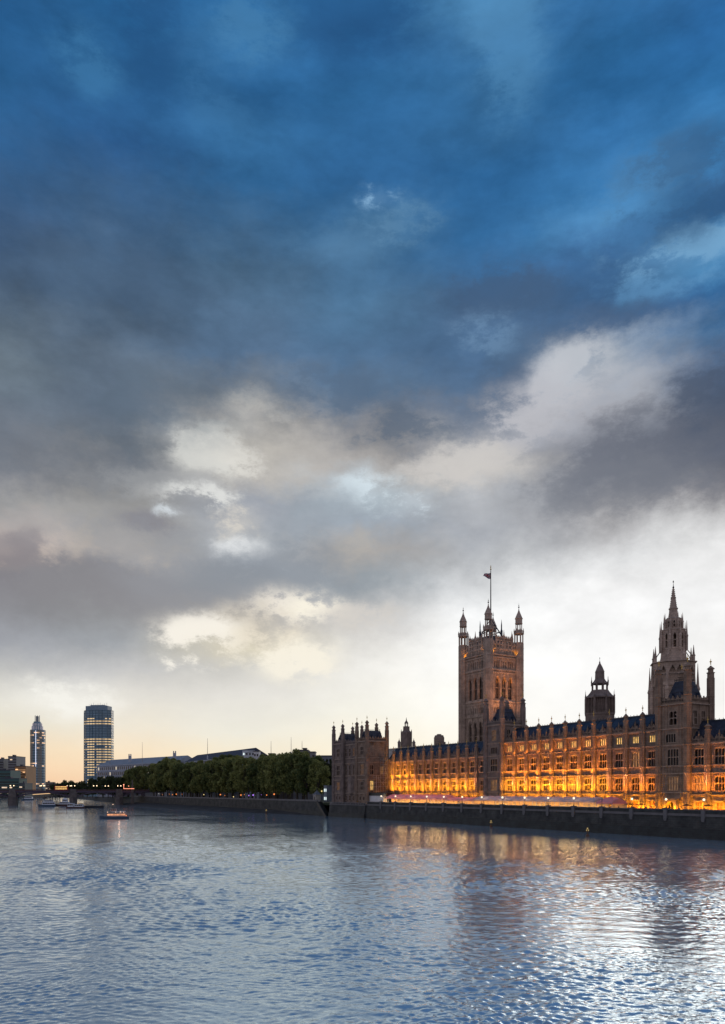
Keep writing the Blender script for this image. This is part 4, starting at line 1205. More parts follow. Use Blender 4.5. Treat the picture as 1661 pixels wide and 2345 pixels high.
# ------------------------------------------------------------------ the pointed spire tower over the middle
SS, SV = 61.0, 60.7
cx_, cy_ = -SS, SV
SPO = (cx_, cy_, ZT)
st = pthing('spire_tower', SS, SV, ZT, 'tall octagonal stone spire tower ringed by thin pinnacles, behind the near river front tower', 'tower')
def octagon_stage(m, r, z0, z1, nwin, za, zb, wfrac=.34, th=.5):
    """eight walls with one or two tall openings each"""
    ap = r * math.cos(math.pi / 8); side = 2 * r * math.sin(math.pi / 8)
    for i in range(8):
        a = i * math.pi / 4
        ca, sa = math.cos(a), math.sin(a)
        sub = MB()
        w = side * wfrac
        ops = [(0, w, za, zb)] if nwin == 1 else [(-side * .2, w * .55, za, zb), (side * .2, w * .55, za, zb)]
        wall_with_openings(sub, -side / 2, side / 2, 0, th, z0, z1, ops)
        for c, ww, a_, b_ in ops:
            sub.box(c - ww / 2, c + ww / 2, .1, th - .1, (a_ + b_) / 2 - .15, (a_ + b_) / 2 + .15)
            sub.add([(c - ww/2, .05, b_), (c - ww/2, .05, b_ - ww * .9), (c - .02, .05, b_), (c - ww/2, th, b_), (c - ww/2, th, b_ - ww * .9), (c - .02, th, b_)], [(0,1,2), (5,4,3), (0,3,4,1), (1,4,5,2), (2,5,3,0)])
            sub.add([(c + ww/2, .05, b_), (c + .02, .05, b_), (c + ww/2, .05, b_ - ww * .9), (c + ww/2, th, b_), (c + .02, th, b_), (c + ww/2, th, b_ - ww * .9)], [(0,1,2), (5,4,3), (0,3,4,1), (1,4,5,2), (2,5,3,0)])
        for k in range(-3, 4):
            p = k * side / 7
            if not any(abs(p - c) < ww / 2 + .1 for c, ww, _, _ in ops):
                sub.box(p - .08, p + .08, -.14, 0, z0 + .3, z1 - .3)
        n = len(m.v)
        for (x, y, z) in sub.v:
            # local outward = -y
            X = -y + ap
            m.v.append((cx_ + X * ca - x * -sa * -1, cy_ + X * sa + x * ca * 1, z) if False else (cx_ + X * ca - x * sa, cy_ + X * sa + x * ca, z))
        m.f.extend([tuple(q + n for q in f) for f in sub.f])
m = MB(); m.lathe(cx_, cy_, [(8.2, ZT), (8.2, 40.0)], 8)
octagon_stage(m, 7.7, 40.0, 50.0, 1, 42.5, 48, .3, .8)
octagon_stage(m, 7.5, 50.0, 58.6, 2, 51.4, 57.0, .8, .7)
m.lathe(cx_, cy_, [(6.1, 50.1), (6.0, 58.3)], 8)
for z, r in ((40, 8.0), (50, 7.9), (58.4, 7.9)): m.lathe(cx_, cy_, [(r * .9, z - .35), (r * 1.03, z - .2), (r * 1.03, z + .15), (r * .9, z + .3)], 8)
m.lathe(cx_, cy_, [(6.4, 40), (6.2, 49.5)], 8)
m.build('lower_octagon', STONE_T, st, SPO)
m = MB()
m.lathe(cx_, cy_, [(6.9, 58.6), (4.9, 59.2), (4.5, 60.5), (4.3, 62.6), (4.5, 63.2)], 8)
octagon_stage(m, 4.15, 63.2, 70.0, 1, 63.8, 69.0, .30, .45)
m.lathe(cx_, cy_, [(4.2, 69.9), (4.4, 70.1), (4.3, 70.4), (2.9, 70.5), (2.6, 71.2)], 8)
octagon_stage(m, 2.7, 71.0, 74.2, 1, 71.3, 73.6, .3, .35)
m.lathe(cx_, cy_, [(2.5, 74.2), (2.75, 74.4), (2.4, 74.7), (1.75, 74.9)], 8)
m.build('lantern_stage', STONE_T, st, SPO)
m = MB()
m.lathe(cx_, cy_, [(1.85, 74.0), (1.4, 77.8), (1.65, 78.0), (1.65, 78.3), (1.25, 78.5), (.78, 81.8), (.95, 82.0), (.95, 82.3), (.66, 82.5), (.24, 85.6)], 8)
for i in range(8):
    a = math.pi / 8 + i * math.pi / 4
    for k in range(16):
        z = 74.8 + k * .68; r = 1.8 - (z - 74) * (1.8 - .3) / 11.6 + .06
        m.ball((cx_ + r * math.cos(a), cy_ + r * math.sin(a), z), .13, 4, 3)
sp_ = m.build('spire', STONE_T, st, SPO)
m = MB(); m.lathe(cx_, cy_, [(.22, 85.4), (.35, 85.9), (.12, 86.3), (.05, 87.5), (.2, 87.7), (.2, 88.1), (.02, 88.4)], 6); m.build('finial', CAST, sp_, SPO)
pinprof = lambda z0, z1, r: [(r, z0), (r, z0 + (z1 - z0) * .45), (r * 1.35, z0 + (z1 - z0) * .48), (r * .8, z0 + (z1 - z0) * .55), (r * .1, z1)]
for ring, (rad, z0, z1, pr, zroot, rin) in enumerate(((8.3, 40.0, 57.6, .62, 50, 7.2), (6.9, 57.0, 64.4, .5, 58.5, 5.0), (4.6, 62.6, 73.4, .42, 66, 3.6), (3.2, 70.0, 76.4, .32, 70.6, 2.2))):
    for i in range(8):
        a = math.pi / 8 + i * math.pi / 4
        x, y = cx_ + rad * math.cos(a), cy_ + rad * math.sin(a)
        p = MB(); p.lathe(x, y, pinprof(z0, z1, pr), 6)
        q = (cx_ + rin * math.cos(a), cy_ + rin * math.sin(a), z0 + (z1 - z0) * .75)
        if ring: p.tube((x, y, z0 + (z1 - z0) * .4), q, .16, 4)
        p.build('pinnacle', STONE_T, st, SPO)

# ------------------------------------------------------------------ smaller towers over the roofs
def vent_tower():
    s, v = s_at(1374, 60), 60
    O = (-s, v, 30); k = (-s, v)
    th = pthing('ventilation_tower', s, v, 30, 'dark octagonal lantern tower with a short pointed cap, between the two tall towers', 'tower')
    m = MB(); m.lathe(*k, [(5.9, 30), (5.9, 42.4), (6.1, 42.6), (6.1, 43.2), (5.0, 43.3)], 8)
    m.lathe(*k, [(4.7, 43.2), (4.6, 49.2)], 8)
    for i in range(8):
        a = math.pi / 8 + i * math.pi / 4
        for rr_, w in ((5.75, .42),):
            x, y = k[0] + rr_ * math.cos(a), k[1] + rr_ * math.sin(a)
            m.lathe(x, y, [(w, 43.2), (w, 49.4)], 4)
        for q in (-.16, .16):
            x, y = k[0] + 5.5 * math.cos(a + q + .39), k[1] + 5.5 * math.sin(a + q + .39)
            if i % 2: m.lathe(x, y, [(.14, 43.2), (.14, 49.3)], 4)
        for q in range(5):
            aa = a + q * .157
            x, y = k[0] + 4.75 * math.cos(aa), k[1] + 4.75 * math.sin(aa)
            m.lathe(x, y, [(.13, 43.2), (.13, 49.2)], 4)
    m.build('open_stage', STONE_D, th, O)
    m = MB(); m.lathe(*k, [(6.0, 49.2), (6.0, 49.6), (5.0, 50.4), (4.0, 51.6), (3.5, 52.4), (3.3, 52.4)], 8); sk = m.build('roof_skirt', STONE_D, th, O)
    m = MB()
    m.lathe(*k, [(3.4, 51.9), (3.4, 52.5), (2.6, 52.5)], 8)
    for i in range(8):
        a = math.pi / 8 + i * math.pi / 4
        m.lathe(k[0] + 3.0 * math.cos(a), k[1] + 3.0 * math.sin(a), [(.32, 52.3), (.32, 55.2)], 4)
    m.lathe(*k, [(3.3, 54.9), (3.4, 55.1), (2.6, 56.0), (1.95, 57.0), (1.85, 59.6), (1.95, 59.8), (1.1, 61.8), (.25, 63.4)], 8)
    m.build('lantern', STONE_D, th, O)
    m = MB(); m.lathe(*k, [(.2, 63.3), (.3, 63.8), (.08, 64.1), (.05, 65.1), (.18, 65.3), (.02, 65.7)], 6); m.build('finial', CAST, th, O)
    for rad, z0, z1 in ((5.9, 48.5, 52.4), (3.4, 54.4, 58.0)):
        for i in range(8):
            a = math.pi / 8 + i * math.pi / 4
            m = MB(); m.lathe(k[0] + rad * math.cos(a), k[1] + rad * math.sin(a), [(.22, z0), (.22, z0 + 1.4), (.3, z0 + 1.5), (.08, z0 + 2.2), (.03, z1)], 5); m.build('pinnacle', STONE_D, th, O)
vent_tower()
s, v = s_at(931, 45), 45; d = depth(s, v) / F; O = (-s, v, 27); k = (-s, v)
th = pthing('roof_turret', s, v, 27, 'small dark square turret with a pierced cap rising over the far lower roofs', 'tower')
zz = lambda y: H + (HY - y) * d
m = MB(); w = 9.4 * d
m.lathe(*k, [(w * 1.25, 27), (w * 1.25, zz(1679)), (w * 1.32, zz(1678)), (w * .8, zz(1673)), (w * .78, zz(1665)), (w * .85, zz(1664)), (w * .5, zz(1663.5))], 4, rot=math.pi / 4 + .3)
for i in range(4):
    a = math.pi / 4 + .3 + i * math.pi / 2
    m.lathe(k[0] + w * 1.25 * math.cos(a), k[1] + w * 1.25 * math.sin(a), [(.3, 27), (.3, zz(1676)), (.04, zz(1670))], 5)
m.build('wall', STONE_D, th, O)
m = MB()
for i in range(6):
    a = i * math.pi / 3
    m.lathe(k[0] + .8 * math.cos(a), k[1] + .8 * math.sin(a), [(.14, zz(1664)), (.14, zz(1656))], 4)
m.lathe(*k, [(1.1, zz(1657)), (.9, zz(1654.5)), (.3, zz(1650.5)), (.05, zz(1643))], 8)
m.build('cap', STONE_D, th, O)
for xs_, lab in ((914.5, 'left of the small square turret'), (948, 'right of the small square turret')):
    s, v = s_at(xs_, 32), 32; d = depth(s, v) / F
    o = pthing('chimney_turret', s, v, 27, 'slim pointed stone chimney turret, ' + lab, 'chimney', 'slim turrets over the far roofs')
    zc = lambda y: H + (HY - y) * d
    m = MB(); m.lathe(0, 0, [(.75, 0), (.75, zc(1702) - 27), (.95, zc(1701) - 27), (.7, zc(1699.5) - 27), (.15, zc(1694.5) - 27), (.05, zc(1690.5) - 27)], 8); m.build('shaft', STONE_D, o)
s, v = s_at(1006, 48), 48; d = depth(s, v) / F
th = pthing('roof_block', s, v, 27, 'dark square chimney block with a stepped top over the far lower roofs', 'chimney')
zc = lambda y: H + (HY - y) * d - 27
m = MB(); w = 8.4 * d
m.box(-w, w, -w, w, 0, zc(1690)); m.frus((-w, w, -w, w), (-w * .8, w * .8, -w * .8, w * .8), zc(1690), zc(1684)); m.box(-w * .45, w * .45, -w * .45, w * .45, zc(1684), zc(1681.5)); m.box(w, w * 2.2, -w * .6, w * .6, 0, zc(1700))
m.build('wall', STONE_D, th)
m = MB()
for i in range(5): m.box(-w - .06, w + .06, -w - .06, w + .06, zc(1690) - 1.2 * i - .2, zc(1690) - 1.2 * i)
m.build('band', TRIM, th)
# ranges behind, with slate roofs
th = pthing('rear_range', 95, 62, ZT, 'dark slate roofed stone ranges filling the palace behind the river front', 'building')
O = (-95, 62, ZT)
m = MB(); m.box(-170, 60, 40, 58, ZT, 25.5); m.box(-165, 60, 66, 84, ZT, 26); m.build('wall', STONE_D, th, O)
def gable(m, xa, xb, y0, y1, e, r):
    ym = (y0 + y1) / 2
    m.add([(xa, y0, e), (xb, y0, e), (xb, ym, r), (xa, ym, r), (xb, y1, e), (xa, y1, e)], [(0,1,2,3), (3,2,4,5), (0,3,5), (1,4,2), (0,5,4,1)])
m = MB(); gable(m, -170, -50, 40, 58, 25.5, 31.5); gable(m, -165, 60, 66, 84, 26, 31.5); m.build('roof', SLATE, th, O)
th = pthing('rear_hall', 2, 52, ZT, 'large hall with a pale slate ridge behind the nearest part of the palace', 'building')
O = (-2, 52, ZT); m = MB(); m.box(-20, 60, 42, 62, ZT, 32); m.build('wall', STONE_D, th, O); m = MB(); gable(m, -20.5, 60.5, 41.5, 62.5, 32, 38.5); m.build('roof', SLATE, th, O)
# sheeted temporary roof over works behind the far wing
s0, s1 = s_at(890, 30), s_at(985, 30)
th = pthing('temporary_roof', (s0 + s1) / 2, 32, 27, 'white sheeted temporary roof on scaffold over the far wing', 'scaffolding')
O = (-(s0 + s1) / 2, 32, 27)
m = MB(); m.box(-s0, -s1, 30.1, 34, 27, 33.2); m.build('sheeting', WHITE, th, O)
m = MB(); m.box(-s0 - .4, -s1 + .4, 29.6, 34.5, 33.21, 33.6)
x = -s0
while x < -s1:
    m.tube((x, 30.0, 27), (x, 30.0, 34), .08, 4); x += 2.2
m.tube((-s0, 30, 31.2), (-s1, 30, 31.2), .08, 4)
m.build('frame', STEEL, th, O)

# ------------------------------------------------------------------ gardens, their wall, the gatehouse and steps
flat('garden_ground', [PW(175.4, 1)[:2], PW(664, 1)[:2], PW(664, 160)[:2], PW(175.4, 160)[:2]], ZT, GRASS)
gw = pthing('garden_wall', 395, 0, 0, 'long weathered granite embankment wall below the riverside trees', 'wall')
GOw = (-395, 0, 0)
m = MB(); m.frus((-600, -221, -.9, .9), (-600, -221, -.1, .9), -2.5, 7.0); m.build('wall_face', WALLST, gw, GOw)
m = MB(); m.frus((-600, -221.1, -1.06, .0), (-600, -221.1, -.7, .0), -2.5, 2.2); m.build('algae_footing', WALLAL, gw, GOw)
m = MB(); m.box(-600, -221, -.3, .7, 7.01, 7.3); m.box(-600, -221, -.05, .4, 7.3, 7.9); m.build('parapet', bpy.data.materials['granite_coping'], gw, GOw)
pwl = pthing('pavilion_wall', 191, 0, 0, 'granite river wall below the end towers, stepped out from the terrace wall', 'wall')
POw = (-191, 0, 0)
m = MB(); m.frus((-209.5, -175.5, -1.5, .9), (-209.5, -175.5, -.7, .9), -2.5, 5.7); m.build('wall_face', WALLST, pwl, POw)
m = MB(); m.frus((-209.5, -175.55, -1.66, .0), (-209.5, -175.55, -1.3, .0), -2.5, 1.9); m.build('algae_footing', WALLAL, pwl, POw)
m = MB(); m.box(-209.5, -175.4, -.9, .8, 5.71, 6.05); m.box(-209.5, -207.6, -.6, -.2, 6.05, 6.9)
for i in range(22): m.box(-207.3 + i * 1.5, -206.6 + i * 1.5, -.6, -.25, 6.05, 6.8)
m.box(-207.6, -175.4, -.65, -.2, 6.8, 7.0); m.build('parapet', bpy.data.materials['granite_coping'], pwl, POw)
flat('pavilion_ground', [PW(209.4, -.1)[:2], PW(175.4, -.1)[:2], PW(175.4, 1.0)[:2], PW(209.4, 1.0)[:2]], 5.9, PAVE)
# stair slot that slopes down to the water between the two walls
stp = pthing('river_stairs', 215, 0, 0, 'dark sloping river stairs cut between garden wall and palace wall', 'stairs')
m = MB()
for i in range(24):
    xx = -221 + i * .48
    z = 7.0 - i * .36
    m.box(xx, xx + .49, -1.2, .9, -2.5, z)
m.build('step_row', WALLAL, stp, (-215, 0, 0))
m = MB(); m.add([(-221, -1.9, 7.6), (-209.5, -1.9, -1.2), (-209.5, -1.9, -2.5), (-221, -1.9, 5.6), (-221, -1.3, 7.6), (-209.5, -1.3, -1.2), (-209.5, -1.3, -2.5), (-221, -1.3, 5.6)], [(0,3,2,1), (4,5,6,7), (0,1,5,4), (1,2,6,5), (2,3,7,6), (3,0,4,7)])
m.build('parapet', CAST, stp, (-215, 0, 0))
s = s_at(724, 2)
kb = pthing('gate_lodge', s, 2.5, 7.0, 'tiny pale stone lodge with pointed roof at the end of the garden wall', 'lodge')
m = MB(); m.box(-1.6, 1.6, -1.4, 1.4, 0, 3.2); m.box(-1.8, 1.8, -1.6, 1.6, 3.2, 3.5); m.build('wall', material('lodge_stone', (.4, .38, .35), .8), kb)
m = MB(); m.frus((-1.8, 1.8, -1.6, 1.6), (-.1, .1, -.1, .1), 3.5, 5.6); m.lathe(0, 0, [(.1, 5.5), (.05, 7)], 5); m.build('roof', LEAD, kb)
m = MB(); m.box(-.5, .5, -1.46, -1.38, 0, 2.4); m.build('door', CAST, kb)
s = s_at(754, 6)
kb = pthing('site_cabin', s, 6, 6.4, 'small pale cabin with four bright white windows beside the far corner tower', 'cabin')
m = MB(); m.box(-1.6, 1.6, -2.2, 2.2, .6, 8.5); m.box(-1.7, 1.7, -2.3, 2.3, 8.5, 8.8); m.build('wall', material('cabin_grey', (.2, .24, .28), .7), kb)
for zz_ in (1.4, 5.6):
    for xx in (-.8, .8):
        m = MB(); m.box(xx - .42, xx + .42, -2.26, -2.19, zz_, zz_ + 1.5); m.build('window', LITW, kb)
        
# ------------------------------------------------------------------ timber marker posts with small lights at the foot of the wall
mk = None
for x_, y_, lab in ((897, 1876, 'before the far pink marquee'), (1125, 1895, 'below the dark middle tower'), (1346, 1916, 'below the near end of the tents'), (610, 1864, 'below the garden trees')):
    Y = H * F / (y_ - HY); X = (x_ - CX) / F * Y
    if mk is None:
        mk = empty('marker_post', (X, Y, 0), 0, 'small marker post with yellow light in the water, ' + lab, 'post', 'marker posts along the wall')
        m = MB(); m.lathe(0, 0, [(.55, -1), (.5, .5), (.2, .6), (.14, 2.0)], 8); m.build('float', material('marker_paint', (.12, .06, .03), .6), mk)
        m = MB(); m.box(-.35, .35, -.05, .05, 1.5, 1.9); m.lathe(0, 0, [(.16, 2.0), (.2, 2.3), (.02, 2.45)], 6); m.build('lamp', glow('marker_lamp', (1, .7, .2), .35), mk)
    else:
        copy_tree(mk, 'small marker post with yellow light in the water, ' + lab, (X, Y, 0))
#FAR
# ------------------------------------------------------------------ trees
LEAF = []
def leaf_mat(name, a, b):
    m = bpy.data.materials.new(name); m.use_nodes = True
    t = NT(m.node_tree); bs = t.n['Principled BSDF']
    g = t.new('ShaderNodeNewGeometry'); oi = t.new('ShaderNodeObjectInfo')
    tc = t.new('ShaderNodeTexCoord').outputs['Object']
    n = t.noise(tc, .35, 3, .6)
    f = t.math('ADD', t.math('MULTIPLY', n.outputs[0], .8), t.math('MULTIPLY', g.outputs['Random Per Island'], .5))
    f = t.math('ADD', f, t.math('MULTIPLY', t.math('SUBTRACT', oi.outputs['Random'], .5), .5))
    t.l.new(t.mix(t.maprange(f, .35, .95, 0, 1), a + (1,), b + (1,)), bs.inputs['Base Color'])
    bs.inputs['Roughness'].default_value = .7; bs.inputs['Specular IOR Level'].default_value = .2
    translucent(m, b, .3)
    return m
LEAF_G = leaf_mat('plane_tree_leaves', (.045, .08, .03), (.34, .36, .12))
LEAF_D = leaf_mat('dark_tree_leaves', (.03, .05, .025), (.09, .11, .04))
BARK = material('bark', (.06, .05, .04), .9, .3, 2)
def crown_mesh(seed, rx, rz, zc, nclump, nleaf, size, col=False):
    g = np.random.default_rng(seed)
    cl = []
    for i in range(nclump):
        a = g.uniform(0, 2 * math.pi); u = g.uniform(-1, 1); rad = g.uniform(.45, .92) if not col else g.uniform(.3, .9)
        h = u
        wdt = math.sqrt(max(0.03, 1 - h * h)) ** (.7)
        cl.append((rx * rad * wdt * math.cos(a), rx * rad * wdt * math.sin(a), zc + rz * h * .88, g.uniform(.16, .34) * rx))
    cl = np.array(cl)
    k = g.integers(0, nclump, nleaf)
    d = g.normal(size=(nleaf, 3)); d /= np.linalg.norm(d, axis=1)[:, None]
    rr_ = cl[k, 3] * g.uniform(.55, 1.12, nleaf) ** .8
    c = cl[k, :3] + d * rr_[:, None] * np.array([1, 1, .85])
    c[:, 2] -= g.exponential(.5, nleaf) * (g.random(nleaf) < .4)
    # leaf sprays: small quads turned roughly outwards
    nrm = d + g.normal(size=(nleaf, 3)) * .7; nrm /= np.linalg.norm(nrm, axis=1)[:, None]
    t = np.cross(nrm, g.normal(size=(nleaf, 3))); t /= np.linalg.norm(t, axis=1)[:, None]
    b = np.cross(nrm, t)
    s = size * g.uniform(.5, 1.3, nleaf)[:, None]
    v = np.stack([c - t * s, c - b * s * .6, c + t * s, c + b * s * .6], 1).reshape(-1, 3)
    me = bpy.data.meshes.new('crown')
    me.vertices.add(len(v)); me.vertices.foreach_set('co', v.astype(np.float32).ravel())
    me.loops.add(len(v)); me.loops.foreach_set('vertex_index', np.arange(len(v), dtype=np.int32))
    me.polygons.add(nleaf); me.polygons.foreach_set('loop_start', np.arange(0, len(v), 4, dtype=np.int32)); me.polygons.foreach_set('loop_total', np.full(nleaf, 4, dtype=np.int32))
    me.update(); me.validate()
    return me
def trunk_mesh(seed, h, r, spread):
    rr_ = random.Random(seed); m = MB()
    m.tube((0, 0, 0), (.2, .1, h * .42), r, 8, r * .7)
    for i in range(7):
        a = i * 2.4 + rr_.random(); z0 = h * (.3 + .02 * i)
        e = (spread * .55 * math.cos(a), spread * .55 * math.sin(a), h * (.6 + .05 * i))
        m.tube((.1, .05, z0), e, r * .42, 6, r * .14)
        for q in range(3):
            b = a + (q - 1) * .8
            m.tube(e, (e[0] + spread * .3 * math.cos(b), e[1] + spread * .3 * math.sin(b), e[2] + h * .12), r * .14, 4, r * .05)
    m.tube((.2, .1, h * .4), (0, 0, h * .9), r * .6, 6, r * .1)
    return m.mesh('trunk')
KIND = []
for sd in range(5):
    c = crown_mesh(11 + sd, 6.3 + .5 * (sd % 3), 11.0, 16.2, 46, 5200, .62); c.materials.append(LEAF_G)
    t = trunk_mesh(sd, 24, .5, 7); t.materials.append(BARK)
    KIND.append((t, c))
SM = []
for sd in range(3):
    c = crown_mesh(41 + sd, 6.5, 7.0, 10.0, 30, 2200, .75); c.materials.append(LEAF_D)
    t = trunk_mesh(20 + sd, 14, .4, 6); t.materials.append(BARK)
    SM.append((t, c))
cpop = crown_mesh(77, 2.6, 12.5, 15.0, 40, 4000, .5, True); cpop.materials.append(LEAF_D)
tpop = trunk_mesh(9, 26, .35, 2.0); tpop.materials.append(BARK)
def tree(name, kind, x, y, z, k, rz, label, group):
    o = empty(name, (x, y, z), rz, label, 'tree', group)
    o.scale = (k, k, k)
    link('trunk', kind[0], o); link('crown', kind[1], o)
    return o
rt = random.Random(5)
GT = 'large plane tree in the dense green riverside row'
n_t = 0
def tree_top_at(x):       # outline of the tree row in the photograph (photo pixel row of the tops)
    P_ = [(270, 1792), (285, 1776), (300, 1757), (330, 1751), (357, 1750), (394, 1738), (430, 1752), (464, 1746), (500, 1741), (528, 1731), (565, 1736), (602, 1735), (640, 1733), (688, 1722), (705, 1727), (722, 1734), (742, 1738)]
    for (a, b), (c, d) in zip(P_, P_[1:]):
        if a <= x <= c: return b + (d - b) * (x - a) / (c - a)
    return P_[0][1] if x < P_[0][0] else P_[-1][1]
row = []
s = 217.0
while s < 662:
    row.append((s, 5.5 + rt.uniform(-1.2, 1.5), 0)); s += rt.uniform(7.5, 9.5) * (1 if s < 330 else 1.25)
s = 222.0
while s < 640:
    row.append((s, 21 + rt.uniform(-3, 3), 1)); s += rt.uniform(9, 12) * (1 if s < 330 else 1.3)
for s, v, q in row:
    p = PW(s, v); xpix = CX + F * p[0] / p[1]
    if xpix < 277 or xpix > 741 or 560 < s < 584: continue
    zt = H + (HY - tree_top_at(xpix)) * p[1] / F + (-1.2 if q == 0 else .6) + rt.uniform(-1.4, .9)
    k = (zt - ZT) / 26.3
    where = 'the far end by the bridge' if xpix < 360 else 'the left half' if xpix < 480 else 'the middle' if xpix < 600 else 'the right part' if xpix < 690 else 'the end nearest the palace'
    kd = KIND[rt.randrange(5)]
    o = tree('plane_tree', kd, p[0], p[1], ZT, k, rt.uniform(0, 6.28), ('plane tree in the %s rank of the row, at %s' % ('front' if q == 0 else 'back', where)), 'plane trees of the riverside row, %s rank, %s' % ('front' if q == 0 else 'back', where))
    n_t += 1
for i, (x, y, v) in enumerate(((746, 1742, 14), (752, 1729, 22), (757, 1733, 28))):
    s = s_at(x, v); p = PW(s, v); k = (H + (HY - y) * p[1] / F - ZT) / 27.5
    tree('poplar_tree', (tpop, cpop), p[0], p[1], ZT, k, i, ['narrow dark upright tree left of the far corner tower', 'tallest narrow dark tree tip by the corner tower', 'narrow dark tree half hidden by the corner tower'][i], None)
# trees beyond the bridge
xs2 = [(122, 1797, 990), (131, 1794, 960), (141, 1795, 930), (150, 1787, 900), (160, 1788, 880), (170, 1790, 870), (180, 1794, 860), (190, 1790, 840), (200, 1786, 830), (212, 1783, 820), (224, 1780, 800), (236, 1779, 790), (248, 1778, 770), (258, 1778, 760), (268, 1780, 750), (276, 1781, 735)]
for i, (x, y, Y) in enumerate(xs2):
    z = H + (HY - y) * Y / F; k = (z - 5) / 17.0
    tree('bank_tree', SM[i % 3], (x - CX) / F * Y, Y, 5.0, k, i * 1.3, 'dark tree behind the bridge, %s' % ('near the distant slim towers' if x < 145 else 'rising highest left of the tall lit slab' if x < 175 else 'at the foot of the tall lit slab' if x < 240 else 'where the bridge meets the tree row'), 'dark trees behind the bridge, %s' % ('near the distant slim towers' if x < 145 else 'rising highest left of the tall lit slab' if x < 175 else 'at the foot of the tall lit slab' if x < 240 else 'where the bridge meets the tree row'))

# lamps among the trees
ld = [(388, 1819, 'o'), (395, 1820, 'o'), (404, 1819, 'o'), (417, 1819, 'o'), (467, 1820, 'y'), (505, 1820, 'o'), (515, 1822, 'o'), (535, 1825, 'y'), (552, 1821, 'o'), (560, 1820, 'o'), (570, 1822, 'v'), (580, 1821, 'v'), (599, 1820, 'v'), (611, 1821, 'o'), (628, 1819, 'o'), (372, 1820, 'o'), (737, 1812, 'y'), (289, 1795, 'w'), (364, 1818, 'w')]
for i, (x, y, c) in enumerate(ld):
    v = 3.0; s = s_at(x, v)
    if s > 590: v = 10; s = s_at(x, v)
    p = PW(s, v); z = max(ZT + 1.5, H + (HY - y) * p[1] / F)
    cn = {'o': 'orange', 'y': 'yellow', 'v': 'violet', 'w': 'white'}[c]
    col = {'o': (1, .28, .06), 'y': (1, .75, .3), 'v': (.45, .2, 1), 'w': (1, .9, .8)}[c]
    gm = bpy.data.materials.get('garden_lamp_' + cn) or glow('garden_lamp_' + cn, col, 1.2)
    o = empty('garden_lamp', (p[0], p[1], ZT), 0, 'low %s lamp under the riverside trees, %s' % (cn, 'toward the bridge' if x < 480 else 'in the middle of the row' if x < 590 else 'toward the palace'), 'lamp', '%s lamps under the trees, %s' % (cn, 'toward the bridge' if x < 480 else 'in the middle of the row' if x < 590 else 'toward the palace'))
    m = MB(); m.lathe(0, 0, [(.1, 0), (.06, z - ZT - .3)], 6); m.build('post', CAST, o)
    m = MB(); m.ball((0, 0, z - ZT), .22 + .12 * (i % 3), 8, 6); m.build('globe', gm, o)

# ------------------------------------------------------------------ foreshore
vs = []; fs = []
edge = [(221, .0), (240, 3), (272, 9), (326, 26), (378, 31), (450, 31), (519, 26), (600, 20)]
N_ = 60
for i in range(N_ + 1):
    s = 221 + (600 - 221) * i / N_
    for (a, b), (c, d) in zip(edge, edge[1:]):
        if a <= s <= c: w = b + (d - b) * (s - a) / (c - a)
    w += .8 * math.sin(i * 1.7) + .5 * math.sin(i * .9)
    w = max(w, .3)
    for j in range(9):
        q = j / 8
        x, y, _ = PW(s, -.4 - w * 1.15 * q)
        vs.append((x, y, 1.9 * (1 - q) ** 1.3 * min(1, w / 8) - .02 - .35 * q + .12 * math.sin(i * 2.1 + j * 1.3)))
for i in range(N_):
    for j in range(8):
        a = i * 9 + j; fs.append((a, a + 9, a + 10, a + 1))
me = bpy.data.meshes.new('foreshore'); me.from_pydata(vs, [], fs); me.materials.append(MUD)
structure(link('foreshore', me))

# ------------------------------------------------------------------ the low arched bridge
bd = Vector((.94, .341, 0)).normalized(); B0 = Vector((-298.4, 645, 0))
brz = math.atan2(bd.y, bd.x)
br = empty('road_bridge', (B0.x, B0.y, 0), brz, 'low five arched road bridge with reddish steel arches and granite piers crossing the river', 'bridge')
STEELR = material('bridge_steel', (.07, .05, .085), .5, .25, .3); PIERM = material('bridge_granite', (.16, .14, .13), .8, .25, .4, blocks=(1.2, .6, .05))
spans = [(-95, -47.5), (-47.5, 0), (0, 48), (48, 86), (86, 112)]
m = MB(); m.box(-140, 125, -9, 9, 10.9, 12.4); m.build('deck', STEELR, br)
m = MB()
for yy in (-9.2, 9.0):
    m.box(-140, 125, yy, yy + .25, 12.41, 12.6); m.box(-140, 125, yy, yy + .25, 13.3, 13.5)
    x = -140
    while x < 125: m.box(x, x + .35, yy + .05, yy + .2, 12.6, 13.3); x += .9
m.build('parapet', material('bridge_parapet', (.10, .045, .05), .6), br)
for a, b in spans:
    a2, b2 = a + 3.2, b - 3.2; m = MB()
    n = 20
    for yy in (-8.8, -2.8, 2.4, 8.4):
        for i in range(n):
            u0, u1 = i / n, (i + 1) / n
            z = lambda u: 6.9 + 3.6 * (1 - (2 * u - 1) ** 2)
            xa, xb = a2 + (b2 - a2) * u0, a2 + (b2 - a2) * u1
            m.add([(xa, yy, z(u0)), (xb, yy, z(u1)), (xb, yy, z(u1) + .8), (xa, yy, z(u0) + .8), (xa, yy + .5, z(u0)), (xb, yy + .5, z(u1)), (xb, yy + .5, z(u1) + .8), (xa, yy + .5, z(u0) + .8)], [(0,1,2,3), (7,6,5,4), (0,4,5,1), (2,6,7,3)])
            if i % 1 == 0 and z(u0) + .8 < 10.9: m.box(xa, xa + .22, yy + .1, yy + .4, z(u0) + .8, 10.9)
    m.build('arch', STEELR, br)
